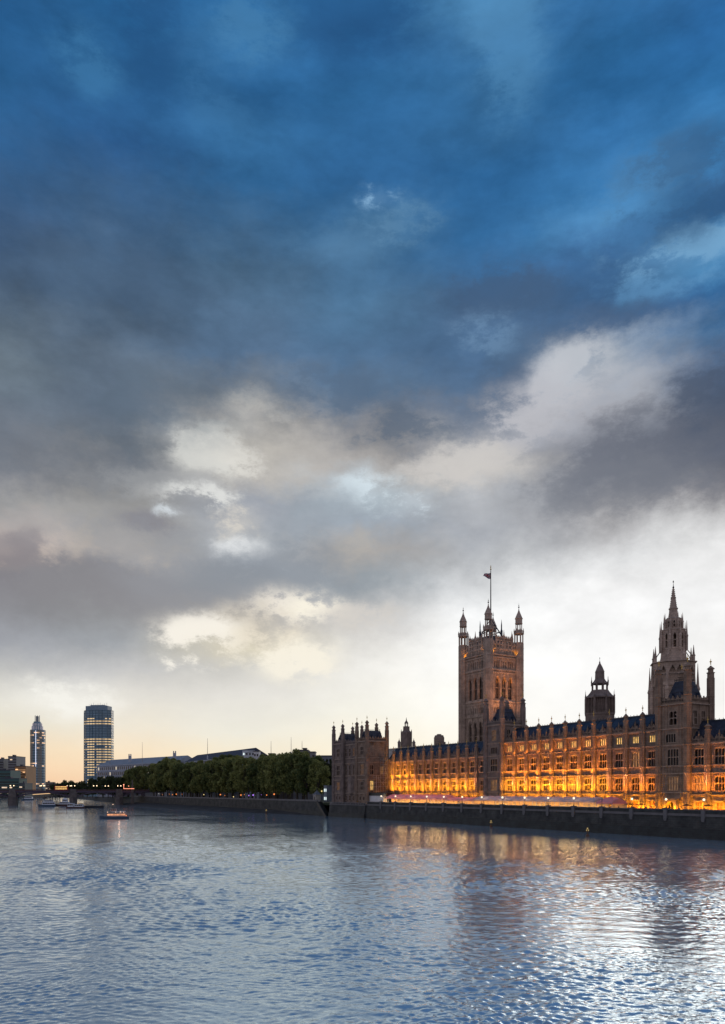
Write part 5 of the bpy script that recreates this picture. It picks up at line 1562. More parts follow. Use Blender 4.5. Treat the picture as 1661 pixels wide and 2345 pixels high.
for xp in (-95, -47.5, 0, 48, 86):
    m = MB(); m.poly([(xp - 3.2, -9.5), (xp, -12), (xp + 3.2, -9.5), (xp + 3.2, 9.5), (xp, 12), (xp - 3.2, 9.5)], -3, 7.0)
    m.box(xp - 2.9, xp + 2.9, -9.9, 9.9, 7.0, 11.0); m.box(xp - 2.4, xp + 2.4, -9.9, -9.25, 11.0, 13.9); m.box(xp - 2.4, xp + 2.4, 9.25, 9.9, 11.0, 13.9)
    m.build('pier', PIERM, br)
def bpt(x, y, z):
    return (B0.x + bd.x * x - bd.y * y, B0.y + bd.y * x + bd.x * y, z)
lampg = glow('bridge_lamp_globe', (1, .74, .45), 3.0)
bl0 = None
for i, (xp, y) in enumerate(((-47.5, -9.6), (-24, -9.6), (0, -9.6), (22, 9.6), (24, -9.6), (44, 9.6), (48, -9.6), (66, -9.6), (76, 9.6), (86, -9.6))):
    lab = 'twin globe lamp on the bridge, ' + ['above the leftmost pier out of view', 'between the left edge and the first pier', 'above the pier at the left', 'far parapet, before the slim cylindrical tower', 'before the slim cylindrical tower', 'far parapet, just before the second pier', 'above the second pier', 'before the tall lit slab', 'far parapet near the trees', 'at the tree end of the bridge'][i]
    if bl0 is None:
        bl0 = empty('bridge_lamp', bpt(xp, y, 12.6), brz, lab, 'street lamp', 'twin globe lamps on the bridge')
        m = MB(); m.lathe(0, 0, [(.35, 0), (.3, 1.2), (.12, 1.4), (.1, 4.0)], 6); m.box(-1.3, 1.3, -.07, .07, 3.6, 3.75); m.build('post', CAST, bl0)
        for sx in (-1.3, 1.3):
            m = MB(); m.ball((sx, 0, 4.15), .42, 8, 6); m.build('globe', lampg, bl0)
    else:
        copy_tree(bl0, lab, bpt(xp, y, 12.6))
ob = empty('bridge_obelisk', bpt(97, -10, 12), brz, 'stone obelisk at the tree end of the bridge with warm lights at its foot', 'obelisk')
m = MB(); m.frus((-1.3, 1.3, -1.3, 1.3), (-1, 1, -1, 1), -12, 2); m.frus((-.8, .8, -.8, .8), (-.5, .5, -.5, .5), 2, 9); m.frus((-.5, .5, -.5, .5), (-.05, .05, -.05, .05), 9, 10.5); m.build('shaft', PIERM, ob)
m = MB(); m.box(-7.5, 1.5, -1.6, -1.35, 2.1, 2.5); m.box(-7.5, -7.2, -1.6, -1.35, 2.5, 5.2); m.ball((-7.35, -1.5, 5.7), .55, 8, 6); m.ball((-3.2, -1.5, 4.6), .38, 8, 6); m.build('lamp', glow('red_lamp', (1, .32, .18), 2.0), ob)
# vehicles crossing
for i, (x, L, hgt, c, lab) in enumerate(((38, 11, 4.3, (.5, .02, .02), 'red double decked bus on the bridge beside the second pier'), (-14, 4.5, 1.7, (.3, .3, .3), 'grey car on the bridge right of the first pier'), (57, 4.5, 1.7, (.05, .05, .06), 'dark car on the bridge near the tree end'))):
    o = empty('bus' if L > 8 else 'car', bpt(x, 3, 12.41), brz, lab, 'bus' if L > 8 else 'car')
    m = MB()
    if L > 8: m.box(-L/2, L/2, -1.25, 1.25, .4, hgt - .2); m.frus((-L/2, L/2, -1.25, 1.25), (-L/2 + .2, L/2 - .2, -1.1, 1.1), hgt - .2, hgt)
    else: m.frus((-L/2, L/2, -.9, .9), (-L/2 + .1, L/2 - .1, -.88, .88), .3, .9); m.frus((-L*.35, L*.3, -.85, .85), (-L*.22, L*.16, -.7, .7), .9, 1.5)
    m.build('body', material('vehicle_paint_%d' % i, c, .4), o)
    m = MB(); 
    for z in ((1.3, 3.0) if L > 8 else (.95,)):
        hh = .8 if L > 8 else .4
        m.box(-L * .42, L * .42 if L > 8 else L * .2, -1.28 if L > 8 else -.8, -1.24 if L > 8 else -.76, z, z + hh)
    m.build('window_band', LIT if L > 8 else GLASS, o)
    for sx in (-.32, .32):
        m = MB(); m.tube((sx * L, -1.0, .42), (sx * L, 1.0, .42), .42, 12); m.build('wheel', CAST, o)
    m = MB(); m.box(L/2 - .02, L/2 + .04, -.7, .7, .7, .95); m.build('tail_lamp', glow('tail_lamp_%d' % i, (1, .1, .03), 2.0), o)

# ------------------------------------------------------------------ boats
BW = material('boat_white', (.72, .78, .84), .5, .1, 1); BB = material('boat_blue_hull', (.05, .09, .14), .5, .2, 1); BR = material('boat_brown_hull', (.09, .045, .04), .6, .2, 1); BD = material('boat_black_hull', (.02, .02, .025), .6)
def hull(L, B, h, mt, th, rise=.5):
    m = MB(); n = 12; sec = []
    vs = []; fs = []
    for i in range(n + 1):
        u = i / n
        w = B / 2 * (1 - max(0, (u - .6) / .4) ** 2.2) * (1 - .15 * max(0, (.15 - u) / .15))
        top = h + rise * max(0, (u - .5) / .5) ** 2
        x = -L / 2 + L * u
        w = max(w, .05)
        vs += [(x, -w, top), (x, -w * .9, .1), (x, -w * .55, -.6), (x, w * .55, -.6), (x, w * .9, .1), (x, w, top)]
    for i in range(n):
        for j in range(5):
            a = i * 6 + j; fs.append((a, a + 6, a + 7, a + 1))
        a = i * 6; fs.append((a + 5, a + 11, a + 6, a))
    fs += [(5, 4, 3, 2, 1, 0), tuple(n * 6 + q for q in range(6))]
    m.add(vs, fs)
    return m.build('hull', mt, th)
def cabin(th, x0, x1, w, z0, z1, mt, nwin, wm=GLASS, rake=.3, name='cabin'):
    m = MB(); m.frus((x0, x1, -w, w), (x0 + rake * .3, x1 - rake, -w * .94, w * .94), z0, z1); m.box(x0 - .1, x1 - rake + .15, -w * 1.02, w * 1.02, z1 + .002, z1 + .12)
    c = m.build(name, mt, th)
    step = (x1 - x0 - .6) / nwin
    for sy in (-1, 1):
        for i in range(nwin):
            xa = x0 + .3 + i * step
            q = MB(); y = sy * w * .985
            q.box(xa + .1, xa + step - .1, min(y, y + sy * .04), max(y, y + sy * .04), z0 + (z1 - z0) * .38, z0 + (z1 - z0) * .82); q.build('window', wm, c)
    q = MB(); q.box(x1 - rake * .6, x1 - rake * .45, -w * .8, w * .8, z0 + (z1 - z0) * .4, z0 + (z1 - z0) * .85); q.build('window', wm, c)
    return c
def boat_at(name, x, y, yaw, label):
    Y = H * F / (y - HY); X = (x - CX) / F * Y
    return empty(name, (X, Y, 0), yaw, label, 'boat'), Y / F
b, k = boat_at('moored_boat', 107.5, 1847, R(205), 'pale double decked boat moored leftmost of the cluster before the bridge')
hull(13, 6.5, 1.3, BB, b); cabin(b, -5.8, 3.6, 2.9, 1.3, 3.3, BW, 5); cabin(b, -4.8, 2.4, 2.6, 3.45, 5.0, BW, 5); m = MB(); m.tube((2, 0, 5), (2, 0, 8), .08, 5); m.box(-3, -2, -.5, .5, 5.1, 5.8); m.build('mast', CAST, b)
b, k = boat_at('moored_boat', 140, 1846.5, R(190), 'brown hulled boat with a rounded wheelhouse, moored second from left')
hull(16, 5.5, 1.6, BR, b); cabin(b, -6.5, 1.0, 2.3, 1.6, 3.4, BW, 6); cabin(b, -5.0, -1.0, 2.0, 3.55, 5.6, BW, 3); m = MB(); m.ball((-3, 0, 5.7), 1.5, 10, 6, .6); m.build('wheelhouse_roof', BW, b)
m = MB()
for i in range(6): m.tube((-6 + i * 1.5, -2.3, 3.5), (-6 + i * 1.5, -2.3, 4.4), .05, 4)
m.tube((-6, -2.3, 4.4), (2, -2.3, 4.4), .05, 4); m.build('railing', WHITE, b)
b, k = boat_at('moored_boat', 173, 1851, R(186), 'white boat with a glazed saloon and low rear cabin, moored third from left')
hull(13, 4.8, 1.0, BR, b); cabin(b, -5.5, .5, 2.0, 1.0, 2.6, BW, 4); cabin(b, 1.0, 5.0, 2.1, 1.0, 3.4, BW, 3)
b, k = boat_at('barge', 207, 1850.5, R(4), 'low black barge moored right of the white boats')
hull(19, 4.6, 1.1, BD, b, .7); cabin(b, -8.2, -5.5, 1.6, 1.1, 3.2, BD, 2); m = MB(); m.tube((-3, 0, 1), (-3, 0, 6), .09, 5); m.box(-4, 5, -1.7, 1.7, 1.1, 1.6); m.build('mast', CAST, b)
b, k = boat_at('moored_boat', 64, 1832, R(186), 'small distant pale boat under the bridge arch')
hull(17, 6, 1.4, BB, b); cabin(b, -6, 4, 2.7, 1.4, 4.2, BW, 6); m = MB(); m.tube((0, 0, 4), (0, 0, 7), .1, 5); m.build('mast', CAST, b)
for i, (x, y, lab) in enumerate(((104, 1829, 'dark launch behind the moored boats under the bridge'), (127, 1832, 'dark timber pontoon post cluster behind the moored boats'))):
    b, k = boat_at('launch' if i == 0 else 'mooring_posts', x, y, R(180), lab)
    if i == 0: hull(9, 3, .9, BD, b); cabin(b, -2, 2, 1.2, .9, 2.2, BD, 2)
    else:
        b['category'] = 'posts'
        m = MB()
        for q in range(5): m.tube((-6 + q * 3, (q % 2) * 2, -1), (-6 + q * 3, (q % 2) * 2, 8), .45, 6)
        m.box(-7, 7, -.3, .3, 5, 5.6); m.build('post_row', CAST, b)
# tour boat under way
BW2 = material('tour_boat_paint', (.55, .38, .32), .5)
tb, k = boat_at('tour_boat', 262, 1875, R(197), 'lit sightseeing boat under way alone on the river, heading left')
hull(12.6, 4.0, .95, BB, tb, .5)
c = cabin(tb, -5.0, 3.4, 1.6, .95, 2.35, BW2, 6, glow('saloon_window', (1, .4, .16), .8, var=.6, scale=1.5), .8)
cabin(tb, -1.0, 1.8, 1.1, 3.3, 4.3, BW2, 3)
m = MB()
for i in range(7):
    for sy in (-1.5, 1.5): m.tube((-4.8 + i * .9, sy, 2.4), (-4.8 + i * .9, sy, 3.2), .04, 4)
for sy in (-1.5, 1.5): m.tube((-4.8, sy, 3.2), (.6, sy, 3.2), .04, 4)
m.box(-4.9, 1.2, -1.6, 1.6, 3.22, 3.3); m.build('upper_deck_frame', WHITE, tb)
m = MB(); m.tube((.6, 0, 4.3), (.6, 0, 6.2), .06, 5); m.box(.55, .65, -.6, .6, 5.2, 5.26); m.build('mast', CAST, tb)
for x, z in ((.6, 6.3), (2.9, 2.9), (-.6, 2.9), (-2.6, 2.95), (-4.0, 2.8)):
    m = MB(); m.ball((x, -.4, z), .17, 8, 6); m.build('lamp', glow('boat_lamp', (1, .62, .4), 2.2) if 'boat_lamp' not in bpy.data.materials else bpy.data.materials['boat_lamp'], tb)
m = MB(); m.box(-5.2, -4.3, -1.68, -1.5, 1.1, 1.5); m.build('stern_lamp', glow('stern_lamp', (1, .25, .05), 2.5), tb)
l = bpy.data.lights.new('deck_light', 'POINT'); l.energy = 50; l.color = (1, .5, .3); l.shadow_soft_size = .3
o = bpy.data.objects.new('deck_light', l); COL.objects.link(o); o.parent = tb; o.location = (-2, -2.3, 2.9)

# jetty with lit edge seen through the bridge
p1 = ((76 - CX) / F * 1150, 1150); p2 = ((120 - CX) / F * 1000, 1000)
jt = empty('lit_jetty', ((p1[0] + p2[0]) / 2, (p1[1] + p2[1]) / 2, 0), 0, 'long jetty with a golden lit edge seen under the bridge', 'jetty')
m = MB(); O = (jt.location.x, jt.location.y, 0)
a = Vector((p1[0], p1[1], 0)); b_ = Vector((p2[0], p2[1], 0))
m.tube(tuple(a + Vector((0, 0, 7))), tuple(b_ + Vector((0, 0, 9.5))), .9, 4)
for q in range(9):
    c = a.lerp(b_, q / 8); m.tube(tuple(c + Vector((0, 0, -1))), tuple(c + Vector((0, 0, 7 + 2.3 * q / 8))), .35, 5)
m.build('deck', BR, jt, O)
m = MB(); m.tube(tuple(a + Vector((0, -1.2, 6.6))), tuple(b_ + Vector((0, -1.2, 9.1))), .45, 4); m.build('light_strip', glow('gold_strip', (1, .6, .25), 1.0), jt, O)

# ------------------------------------------------------------------ far buildings
def band_mat(name, dark, lit, frac, cw, ch, strength, z0=0):
    """curtain wall: individual rooms lit or dark"""
    m = bpy.data.materials.new(name); m.use_nodes = True
    t = NT(m.node_tree); b = t.n['Principled BSDF']
    tc = t.new('ShaderNodeTexCoord').outputs['Object']
    s = t.new('ShaderNodeSeparateXYZ'); t.l.new(tc, s.inputs[0])
    run = t.math('ADD', s.outputs[0], t.math('MULTIPLY', s.outputs[1], .73))
    cx = t.math('FLOOR', t.math('DIVIDE', run, cw)); cz = t.math('FLOOR', t.math('DIVIDE', s.outputs[2], ch))
    wn = t.new('ShaderNodeTexWhiteNoise', noise_dimensions='3D'); t.l.new(t.xyz(cx, cz, 0.0), wn.inputs['Vector'])
    fl = t.new('ShaderNodeTexWhiteNoise', noise_dimensions='1D'); t.l.new(cz, fl.inputs['W'])
    f = t.math('LESS_THAN', t.math('ADD', t.math('MULTIPLY', wn.outputs['Value'], .5), t.math('MULTIPLY', fl.outputs['Value'], .5)), frac)
    t.l.new(t.mix(f, dark + (1,), lit + (1,)), b.inputs['Base Color'])
    b.inputs['Roughness'].default_value = .15
    b.inputs['Emission Color'].default_value = lit + (1,)
    t.l.new(t.math('MULTIPLY', f, t.math('MULTIPLY', t.maprange(wn.outputs['Value'], 0, .6, 1.3, .5), strength)), b.inputs['Emission Strength'])
    return m
def far_pt(x, y, Y): return ((x - CX) / F * Y, Y, H + (HY - y) * Y / F)
def far_box(x0, x1, Y, dpt): return (x0 - CX) / F * Y, (x1 - CX) / F * Y, Y, Y + dpt
# riverside office slab
Y = 978; mx = (219.5 - CX) / F * Y
mt_ = empty('office_tower', (mx, Y + 12, 5), R(-6), 'tall dark glass office slab with rows of warm lit windows', 'tower')
hw = 18.2
outline = [(-hw, -4), (-hw * .8, -7.2), (-hw * .45, -9.2), (0, -10), (hw * .45, -9.2), (hw * .8, -7.2), (hw, -4), (hw, 4), (hw * .8, 7.2), (0, 10), (-hw * .8, 7.2), (-hw, 4)]
TG = material('tower_blue_glass', (.15, .30, .40), .2, .3, .1, spec=.8)
m = MB(); m.poly(outline, 0, 112.5); m.box(-hw - 1.8, -hw + .5, -2, 6, 0, 110); m.build('wall', TG, mt_)
sill = MB(); bandm = []
BANDC = [band_mat('office_lit_%d' % i, (.10, .21, .29), (1, .70, .34), f_, 3.0, 200, .62) for i, f_ in enumerate((.05, .40, .62, .9))]
lev = 33
pat = {0: 3, 1: 2, 2: 3, 3: 2, 4: 2, 5: 1, 6: 0, 7: 1, 8: 2, 9: 2, 10: 3, 11: 2, 12: 2, 13: 3, 14: 2, 15: 2, 16: 2, 17: 3, 18: 1, 19: 2, 20: 3, 21: 3, 22: 0, 23: 0, 24: 0, 25: 0, 26: 0, 27: 3, 28: 3, 29: 1, 30: 0, 31: 0, 32: 0}
sc_o = [(x * 1.012, y * 1.02) for x, y in outline]
for i in range(lev):
    z = 2.5 + i * 3.33
    a = MB(); a.poly([(x * 1.006, y * 1.01) for x, y in outline], z + 1.5, z + 2.75); a.build('window_band', BANDC[pat[i]], mt_)
    sill.poly(sc_o, z + 2.92, z + 3.25)
for i, (x, y) in enumerate(outline[:7]):
    sill.box(x * 1.02 - .15, x * 1.02 + .15, y * 1.03 - .15, y * 1.03 + .15, 0, 112)
for u in np.linspace(-.95, .95, 9):
    yv = -10 + 6 * abs(u) ** 2.2
    sill.box(u * hw - .12, u * hw + .12, yv * 1.03 - .1, yv * 1.03 + .3, 2, 112)
sill.build('spandrel', material('spandrel_steel', (.10, .18, .23), .5), mt_)
m = MB(); m.box(-15.2, 14.6, -6.5, 6.5, 112.6, 118); m.box(-10, 9, -4, 4, 118, 119.5)
for q in range(9): m.tube((-12 + q * 3, -3, 118), (-12 + q * 3, -3, 120.5 + (q * 7) % 3), .15, 4)
m.build('plant_room', material('plant_room', (.22, .32, .4), .5), mt_)
# slim cylindrical tower
Y = 1780; mx = (86.5 - CX) / F * Y
ct = empty('round_tower', (mx, Y, 0), 0, 'slim cylindrical glass tower with a stepped crown and thin bright vertical line', 'tower')
r0 = 16.8
m = MB(); m.lathe(0, 0, [(r0, 0), (r0, 155), (r0 - .5, 155.5), (12, 155.6)], 32); m.build('wall', TG, ct)
m = MB()
for a in np.linspace(0, 2 * math.pi, 6)[:-1]:
    aa = a + .35
    for q in range(9): 
        t_ = aa + (q - 4) * .065
        m.lathe(r0 * 1.005 * math.cos(t_), r0 * 1.005 * math.sin(t_), [(.32, 0), (.32, 155)], 4)
m.build('fin', material('tower_fins', (.5, .45, .35), .4), ct)
for z in np.arange(3, 153, 6.0):
    q = MB(); q.lathe(0, 0, [(r0 * 1.008, z + .4), (r0 * 1.008, z + 2.6)], 32)
    q.build('window_band', bpy.data.materials.get('round_lit') or band_mat('round_lit', (.06, .13, .19), (1, .62, .35), .27, 7.0, 6.0, .8), ct)
m = MB(); m.lathe(-1, 0, [(12.5, 155.6), (12.5, 164), (11.8, 164.5), (10.5, 164.6), (10.5, 171), (8.5, 171.4), (8.2, 175), (5, 175.2)], 24); m.build('crown_tier', TG, ct)
m = MB()
for q in range(20):
    a = q * math.pi / 10; m.lathe(-1 + 12.6 * math.cos(a), 12.6 * math.sin(a), [(.35, 156), (.35, 163.5)], 4); m.lathe(-1 + 10.6 * math.cos(a), 10.6 * math.sin(a), [(.3, 165), (.3, 170.5)], 4)
m.build('crown_light', glow('crown_light', (.9, .75, .85), .5), ct)
m = MB()
for q in range(6):
    a = q * math.pi / 3; m.lathe(-1 + 5.5 * math.cos(a), 5.5 * math.sin(a), [(.5, 175), (.4, 190)], 4)
m.lathe(-1, 0, [(3.2, 175), (3.2, 188)], 12); m.build('crown_frame', material('crown_steel', (.25, .3, .34), .5), ct)
m = MB(); m.box(2.0, 3.0, -r0 - .5, -r0 + .6, 0, 153); m.build('light_strip', glow('cool_strip', (.75, .8, 1), 1.1), ct)
# riverside blocks at the left edge
BL = [
 (-6, 8, 1739, 1500, 60, (.16, .18, .2), .25, 'grey slab block at the left picture edge'),
 (7, 19, 1742, 1540, 50, (.12, .10, .08), .4, 'dark block between two grey slabs at the left edge'),
 (18.5, 37.5, 1733, 1480, 40, (.2, .22, .25), .12, 'tall plain grey block beside the golden block'),
 (34, 59, 1755.5, 1420, 45, (.4, .22, .10), .5, 'golden lit square block left of the slim round tower'),
 (-10, 24, 1765, 1330, 40, (.05, .13, .13), .3, 'green glass stepped building at the left edge, upper tier'),
 (-12, 44, 1784, 1290, 30, (.05, .12, .11), .3, 'green glass stepped building at the left edge, lower tier'),
 (44, 57, 1795, 1280, 30, (.07, .09, .09), .3, 'low dark building before the golden block'),
 (60, 68, 1796, 1700, 30, (.25, .22, .18), .4, 'low pale building left of the round tower'),
 (104, 113, 1792, 1900, 30, (.3, .26, .22), .2, 'tiny far pale block right of the round tower'),
 (113, 128, 1795, 1900, 30, (.12, .10, .09), .2, 'tiny far brown block right of the pale one'),
]
for i, (x0, x1, y, Y, dp, c, lf, lab) in enumerate(BL):
    X0, X1, Y0, Y1 = far_box(x0, x1, Y, dp); z = H + (HY - y) * Y / F
    o = empty('riverside_block', ((X0 + X1) / 2, Y, 0), 0, lab, 'building')
    hw_ = (X1 - X0) / 2
    wm = material('block_wall_%d' % i, c, .6, .1, .05)
    m = MB(); m.box(-hw_, hw_, 0, dp, 0, z); m.build('wall', wm, o)
    m = MB(); m.box(-hw_ * 1.02, hw_ * 1.02, -.4, dp + .4, z + .01, z + 1.2); m.box(-hw_ * .3, hw_ * .2, 6, 14, z + 1.2, z + 4); m.build('roof', SLATE, o)
    bm = band_mat('block_lit_%d' % i, tuple(q * .25 for q in c), (1, .55, .25) if i == 3 else (1, .75, .5), lf, 4.5, 4.0, .9 if i == 3 else .6)
    nfl = max(2, int(z / 5.0))
    for q in range(nfl):
        zz_ = 3 + q * (z - 5) / nfl
        m = MB(); m.box(-hw_ * .93, hw_ * .93, -.25, -.05, zz_, zz_ + 2.2); m.build('window_band', bm, o)
# long pale classical office block with hipped slate roofs above the trees
PALE = material('pale_office_stone', (.42, .47, .55), .8, .12, .2)
def roofed(name, pts, lab, eave_wall=True, wallm=None, roofm=None, win=True):
    """pts: (xL, y_eaveL, y_ridgeL, YL), (xR, y_eaveR, y_ridgeR, YR)"""
    (xl, el_, rl, Yl), (xr, er, rr2, Yr) = pts
    A = Vector(far_pt(xl, el_, Yl)); B_ = Vector(far_pt(xr, er, Yr))
    ze = (A.z + B_.z) / 2
    d = (B_ - A); d.z = 0; L = d.length; d.normalize()
    rz = math.atan2(d.y, d.x); mid = (A + B_) / 2
    zr = ((H + (HY - rl) * Yl / F) + (H + (HY - rr2) * Yr / F)) / 2
    o = empty(name, (mid.x, mid.y, ZT), rz, lab, 'building')
    h = ze - ZT; r = zr - ZT; h2 = L / 2; dp = 22
    m = MB(); m.box(-h2, h2, 0, dp, 0, h - .5); m.build('wall', wallm or PALE, o)
    m = MB(); m.box(-h2 - .6, h2 + .6, -.7, -.01, h - 1.0, h); m.box(-h2 - .3, h2 + .3, -.4, -.01, h - 6.5, h - 6.0); m.build('cornice', PALE, o)
    m = MB(); m.add([(-h2 - .5, -.5, h), (h2 + .5, -.5, h), (h2 + .5, dp, h), (-h2 - .5, dp, h), (-h2 + (9 if eave_wall else 1), dp / 2, r), (h2 - 1, dp / 2, r)], [(0, 1, 5, 4), (1, 2, 5), (2, 3, 4, 5), (3, 0, 4), (0, 3, 2, 1)]); rf = m.build('roof', roofm or SLATE, o)
    if win:
        n = int(L / 4.2)
        pm_ = MB()
        for i in range(n): pm_.box(-h2 + 2 + i * 4.2 - .4, -h2 + 2 + i * 4.2 + .4, -.5, -.01, h - 16, h - 6.5)
        pm_.build('column_row', PALE, o)
        wm1 = MB(); wm1.box(-.9, .9, -.15, -.02, 0, 3.0); me1 = wm1.mesh('window'); me1.materials.append(GLASS)
        me2 = wm1.mesh('window'); me2.materials.append(LITWIN)
        for i in range(n):
            for kf, z in enumerate((h - 5, h - 10.5, h - 15)):
                if i * 3 + kf < 96: link('window', me2 if (i * 7 + kf * 3) % 9 == 0 else me1, o, None, (-h2 + 4.1 + i * 4.2, 0, z))
    return o, h, r, L
LITWIN = glow('far_lit_window', (1, .85, .6), .6)
ROOFB = material('blue_grey_roof', (.27, .32, .38), .6, .12, .15)
ROOFN = material('dark_blue_roof', (.045, .06, .10), .8, .15, .2)
o1, h1, r1, L1 = roofed('ministry_block', ((222, 1756, 1742, 800), (408, 1742, 1727, 690)), 'long pale stone office block with blue grey roof and columns behind the trees', roofm=ROOFB)
o2, *_ = roofed('ministry_block', ((424, 1741, 1727, 680), (556, 1737, 1713.5, 560)), 'long steep dark blue roof rising above the riverside trees', eave_wall=False, roofm=ROOFN, win=False)
mm_ = MB(); 
for i, (x, y0, y1, Y, lab) in enumerate(((292, 1737, 1726, 740, 'forked chimney on the pale block roof, left one'), (395, 1731, 1719, 690, 'forked chimney on the pale block roof, right one'))):
    p = far_pt(x, y0, Y)
    o = empty('chimney', (p[0], p[1] + 8, p[2] - 3), 0, lab, 'chimney'); q = far_pt(x, y1, Y)[2] - p[2] + 3
    m = MB(); m.box(-1.3, 1.3, -1, 1, 0, q - 1.8); m.box(-1.3, -.5, -.5, .5, q - 1.8, q); m.box(.5, 1.3, -.5, .5, q - 1.8, q); m.build('stack', PALE, o)
for i, (x, y0, y1, Y, lab) in enumerate(((252, 1750, 1707, 780, 'thin white flagpole leftmost above the pale block'), (326, 1746, 1700, 720, 'thin white flagpole over the middle of the pale block'), (475.5, 1730, 1691, 600, 'thin mast over the dark blue roof'), (621, 1727, 1697, 560, 'thin mast above the flat roofed block'), (667, 1722, 1688, 540, 'tallest thin mast right of the flat roofs'), (692, 1718, 1697, 540, 'short thin mast nearest the palace'))):
    p = far_pt(x, y0, Y); q = far_pt(x, y1, Y)
    o = empty('mast', (p[0], p[1], p[2]), 0, lab, 'flagpole', 'thin masts on the roofs behind the trees')
    m = MB(); m.lathe(0, 0, [(.22, -3), (.16, (q[2] - p[2]) * .5), (.09, q[2] - p[2])], 6); m.build('pole', material('mast_paint', (.3, .28, .27), .5) if 'mast_paint' not in bpy.data.materials else bpy.data.materials['mast_paint'], o)
    m = MB(); m.lathe(0, 0, [(.6, -3), (.5, -1), (.25, 0)], 6); m.build('base', PALE, o)
for i, (x0, x1, y, Y, dp, c, lab) in enumerate(((555, 583, 1717, 560, 14, (.6, .66, .72), 'white gabled building with small lit windows right of the dark blue roof'), (581, 593, 1719.5, 556, 12, (.65, .68, .72), 'narrow white block joined right of the gabled one'), (593, 660, 1730, 560, 20, (.16, .15, .15), 'long low flat roofed block behind the trees'), (615, 629, 1725, 550, 10, (.2, .17, .16), 'small brown roof house on the low flat block'),
        (672, 706, 1717, 520, 16, (.2, .2, .22), 'grey rooftop block above the tallest riverside trees'), (694, 702, 1713, 524, 6, (.08, .07, .07), 'dark chimney like box on the grey rooftop block'), (703, 722, 1721, 515, 12, (.24, .24, .26), 'lower grey rooftop block beside the tallest trees'), (720, 770, 1730, 510, 16, (.18, .21, .26), 'long blue grey roof edge next to the corner tower'), (640, 673, 1728, 540, 14, (.12, .1, .1), 'dark low roof left of the grey rooftop block'))):
    X0, X1, Y0, Y1 = far_box(x0, x1, Y, dp); z = H + (HY - y) * Y / F
    o = empty('city_block', ((X0 + X1) / 2, Y, ZT), 0, lab, 'building'); hw_ = (X1 - X0) / 2; hz = z - ZT
    wm = material('city_wall_%d' % i, c, .7, .12, .1)
    m = MB(); m.box(-hw_, hw_, 0, dp, 0, hz - .6); m.build('wall', wm, o)
    m = MB()
    if i == 0: m.add([(-hw_, -.3, hz - 3), (hw_, -.3, hz - 1), (hw_, dp, hz - 1), (-hw_, dp, hz - 3), (-hw_ + 3, 2, hz), (hw_ - .5, 2, hz), (hw_ - .5, dp - 2, hz), (-hw_ + 3, dp - 2, hz)], [(0,1,5,4), (1,2,6,5), (2,3,7,6), (3,0,4,7), (4,5,6,7)])
    else: m.box(-hw_ - .3, hw_ + .3, -.3, dp + .3, hz - .6, hz)
    m.build('roof', SLATE, o)
    n = max(1, int(hw_ / 2.2))
    for q in range(n * 2):
        for zl in (hz - 4, hz - 8):
            m = MB(); xx = -hw_ + (q + .5) * hw_ / n; m.box(xx - .5, xx + .5, -.12, -.02, zl, zl + 1.6); m.build('window', LITW if (q + i) % 5 == 0 and i < 2 else GLASS, o)

# ------------------------------------------------------------------ land and water
def sheet(name, pts, z, mt):
    me = bpy.data.meshes.new(name); me.from_pydata([(x, y, z) for x, y in pts], [], [tuple(range(len(pts)))]); me.materials.append(mt)
    return structure(link(name, me))
a = PW(-40, 1.0); b_ = PW(640, 1.0); c = PW(175, 55)
EARTH = material('city_ground', (.05, .05, .05), .9, .3, .02)
sheet('west_bank', [PW(-60, 50)[:2], (9000, 200), (9000, 9000), (-700, 9000), (-800, 1900), (-440, 1180), (-330, 950), (-262, 800), PW(600, 8)[:2], PW(600, 50)[:2]], 5.0, EARTH)
sheet('east_bank', [(-9000, 500), (-2500, 560), (-1000, 900), (-900, 1270), (-700, 1290), (-585, 1280), (-640, 1900), (-9000, 2600)], 5.0, EARTH)
def embankment(name, pts, h, label, mt=WALLST):
    o = empty(name, (pts[0][0], pts[0][1], 0), 0, label, 'wall'); m = MB()
    ox, oy = pts[0]
    for (x0, y0), (x1, y1) in zip(pts, pts[1:]):
        m.add([(x0 - ox, y0 - oy, -2), (x1 - ox, y1 - oy, -2), (x1 - ox, y1 - oy, h), (x0 - ox, y0 - oy, h)], [(0, 1, 2, 3)])
        m.add([(x0 - ox, y0 - oy, h), (x1 - ox, y1 - oy, h), (x1 - ox, y1 - oy + 1.2, h), (x0 - ox, y0 - oy + 1.2, h)], [(0, 1, 2, 3)])
    m.build('wall_face', mt, o); return o
embankment('embankment_wall', [(-640, 1900), (-585, 1280), (-700, 1290), (-900, 1270), (-1000, 900), (-2500, 560)], 5.6, 'distant dark embankment wall below the green glass building')
embankment('embankment_wall', [PW(600, .5)[:2], (-262, 800), (-330, 950), (-440, 1180), (-800, 1900)], 5.6, 'dark embankment wall beyond the bridge, below the far trees')
embankment('embankment_wall', [(-800, 1890), (-640, 1890)], 5.6, 'thin far embankment line closing the river under the bridge')

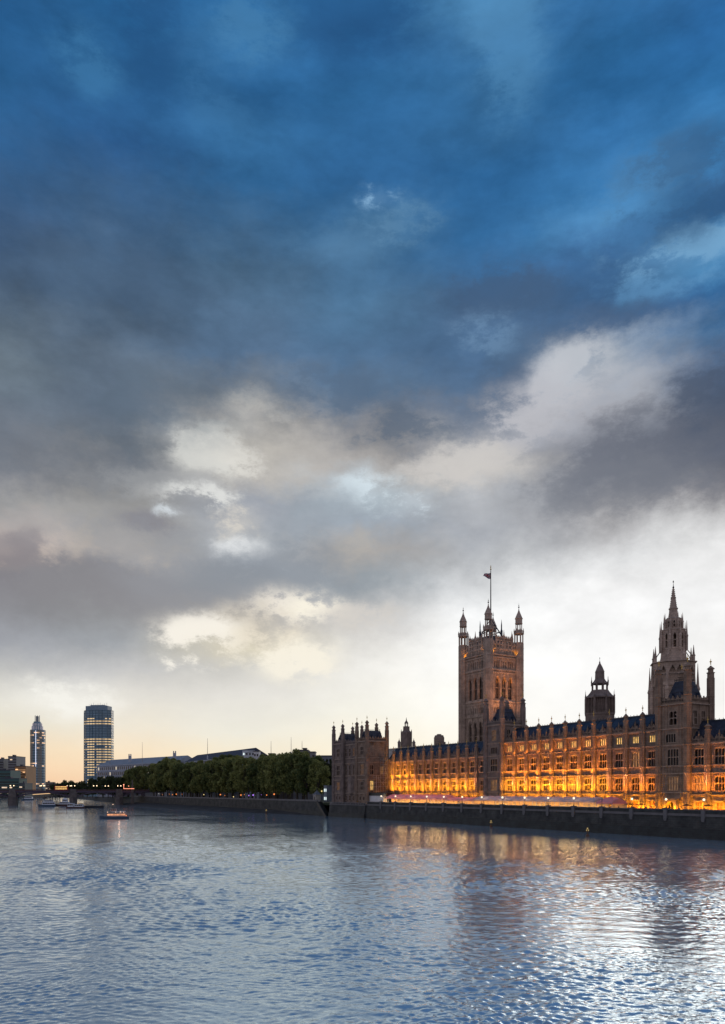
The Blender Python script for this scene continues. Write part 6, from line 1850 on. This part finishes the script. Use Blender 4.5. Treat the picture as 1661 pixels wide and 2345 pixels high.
# river: one sheet with real waves near the viewer, flattening with distance
def river():
    rows, colsn = 1050, 1000
    ys = np.concatenate([[-400.0, -100.0, 10.0], np.geomspace(28, 430, rows), np.geomspace(440, 6500, 60)])
    u = np.linspace(-1, 1, colsn); u = np.sign(u) * np.abs(u) ** 1.0
    Yg = np.repeat(ys[:, None], colsn, 1)
    half = .51 * np.maximum(Yg, 20) + 32
    half = np.where(Yg > 430, half * (1 + (Yg - 430) / 800), half)
    half = np.where(Yg < 27, 500, half)
    X = half * u[None, :]
    Z = np.zeros_like(X)
    g = np.random.default_rng(21)
    dY = np.gradient(ys)[:, None]; dX = (half / colsn * 2)
    def lowf(sx, sy, n, seed):
        q = np.random.default_rng(seed); o = np.zeros_like(X)
        for _ in range(n):
            a = q.uniform(0, 6.28); kx = q.normal() / sx; ky = q.normal() / sy
            o += np.sin(kx * X + ky * Yg + a)
        return o / math.sqrt(n)
    patch = np.clip(1 + .5 * lowf(26, 34, 7, 5) + .25 * lowf(9, 11, 8, 6), .25, 2.0)
    wav = []
    pats = {}
    for lam, n, amp in ((6.0, 4, .016), (2.6, 8, .0075), (1.5, 14, .0048), (1.0, 20, .0046), (.7, 22, .0038), (.48, 22, .0028), (.34, 18, .0017)):
        for _ in range(n):
            L = lam * g.uniform(.75, 1.3)
            th = g.normal(0, .85) + math.pi / 2 + .15
            wav.append((L, th, amp * g.uniform(.5, 1.4) * (.5 if lam > 2 else 1.05), g.uniform(0, 6.28), lam))
        pats[lam] = patch * np.clip(1 + .55 * lowf(lam * 4 + 1, lam * 5 + 1, 9, int(lam * 100)), .1, 2.4)
    wx = .8 * lowf(7, 9, 9, 9) + .15 * lowf(1.5, 1.8, 9, 10)
    for L, th, amp, ph, lam in wav:
        k = 2 * math.pi / L
        fade = np.clip((L / np.maximum(dY, dX * .8) - 2.2) / 2.5, 0, 1)
        if fade.max() <= 0: continue
        arg = k * (math.cos(th) * (X + wx) + math.sin(th) * (Yg + wx)) + ph
        s = np.sin(arg)
        Z += fade * amp * pats[lam] * (s + .35 * (1 - np.abs(np.cos(arg / 2 + .4)) * 1.6))
    # wash spreading behind the tour boat and long low ripples that fan across the right half
    Z += .05 * np.exp(-((Yg - 322 - (X + 108) * -.16) / 4.0) ** 2) * (X > -112) * (X < -40) * np.clip((dY < 3), 0, 1)
    for (px, py, ax, ay, lam, amp, wd) in ((10, 52, .93, -.36, 2.6, .05, 9), (16, 74, .96, -.28, 3.2, .055, 10), (6, 40, .9, -.43, 2.0, .035, 6), (30, 100, .97, .22, 3.5, .05, 12), (-20, 95, .95, .3, 2.8, .035, 8)):
        d = -(X - px) * ay + (Yg - py) * ax
        al = (X - px) * ax + (Yg - py) * ay
        env = np.exp(-(d / wd) ** 2) * np.exp(-(al / 45) ** 2)
        Z += .4 * amp * env * np.sin(2 * math.pi * d / lam + .15 * lowf(7, 7, 5, int(px + 50)) * 6) * np.clip((lam / dY - 2) / 3, 0, 1)
    edge = np.clip((Yg - 28) / 2, 0, 1)
    Z *= edge
    V = np.stack([X, Yg, Z], -1).reshape(-1, 3).astype(np.float32)
    nr_, nc_ = X.shape
    idx = np.arange(nr_ * nc_).reshape(nr_, nc_)
    q = np.stack([idx[:-1, :-1], idx[:-1, 1:], idx[1:, 1:], idx[1:, :-1]], -1).reshape(-1, 4).astype(np.int32)
    me = bpy.data.meshes.new('river_water')
    me.vertices.add(len(V)); me.vertices.foreach_set('co', V.ravel())
    me.loops.add(q.size); me.loops.foreach_set('vertex_index', q.ravel())
    me.polygons.add(len(q)); me.polygons.foreach_set('loop_start', np.arange(0, q.size, 4, dtype=np.int32)); me.polygons.foreach_set('loop_total', np.full(len(q), 4, dtype=np.int32))
    me.polygons.foreach_set('use_smooth', np.ones(len(q), dtype=bool))
    me.update(); me.validate()
    m = bpy.data.materials.new('river_water'); m.use_nodes = True
    t = NT(m.node_tree); b = t.n['Principled BSDF']
    b.inputs['Base Color'].default_value = (.48, .66, .80, 1)
    b.inputs['Roughness'].default_value = .04; b.inputs['Specular Tint'].default_value = (.88, .96, 1.0, 1); b.inputs['IOR'].default_value = 2.0; b.inputs['Metallic'].default_value = .5
    b.inputs['Specular IOR Level'].default_value = .5
    tc = t.new('ShaderNodeTexCoord').outputs['Object']
    mp = t.new('ShaderNodeMapping'); mp.inputs['Scale'].default_value = (.62, 1.0, 1); mp.inputs['Rotation'].default_value = (0, 0, .15); t.l.new(tc, mp.inputs[0])
    n1 = t.noise(mp.outputs[0], 1.5, 4, .58, .6)
    n2 = t.noise(mp.outputs[0], 6.0, 2, .6, .4)
    n3 = t.noise(mp.outputs[0], .35, 3, .5, .3)
    hgt = t.math('ADD', t.math('MULTIPLY', n1.outputs[0], .34), t.math('MULTIPLY', n2.outputs[0], .10))
    hgt = t.math('ADD', hgt, t.math('MULTIPLY', n3.outputs[0], .55))
    gust = t.noise(tc, .022, 3, .6, .5)
    st_ = t.maprange(gust.outputs[0], .35, .65, .07, .20)
    bp = t.new('ShaderNodeBump'); bp.inputs['Distance'].default_value = 1.0
    t.l.new(st_, bp.inputs['Strength']); t.l.new(hgt, bp.inputs['Height']); t.l.new(bp.outputs[0], b.inputs['Normal'])
    me.materials.append(m)
    structure(link('river', me))
river()
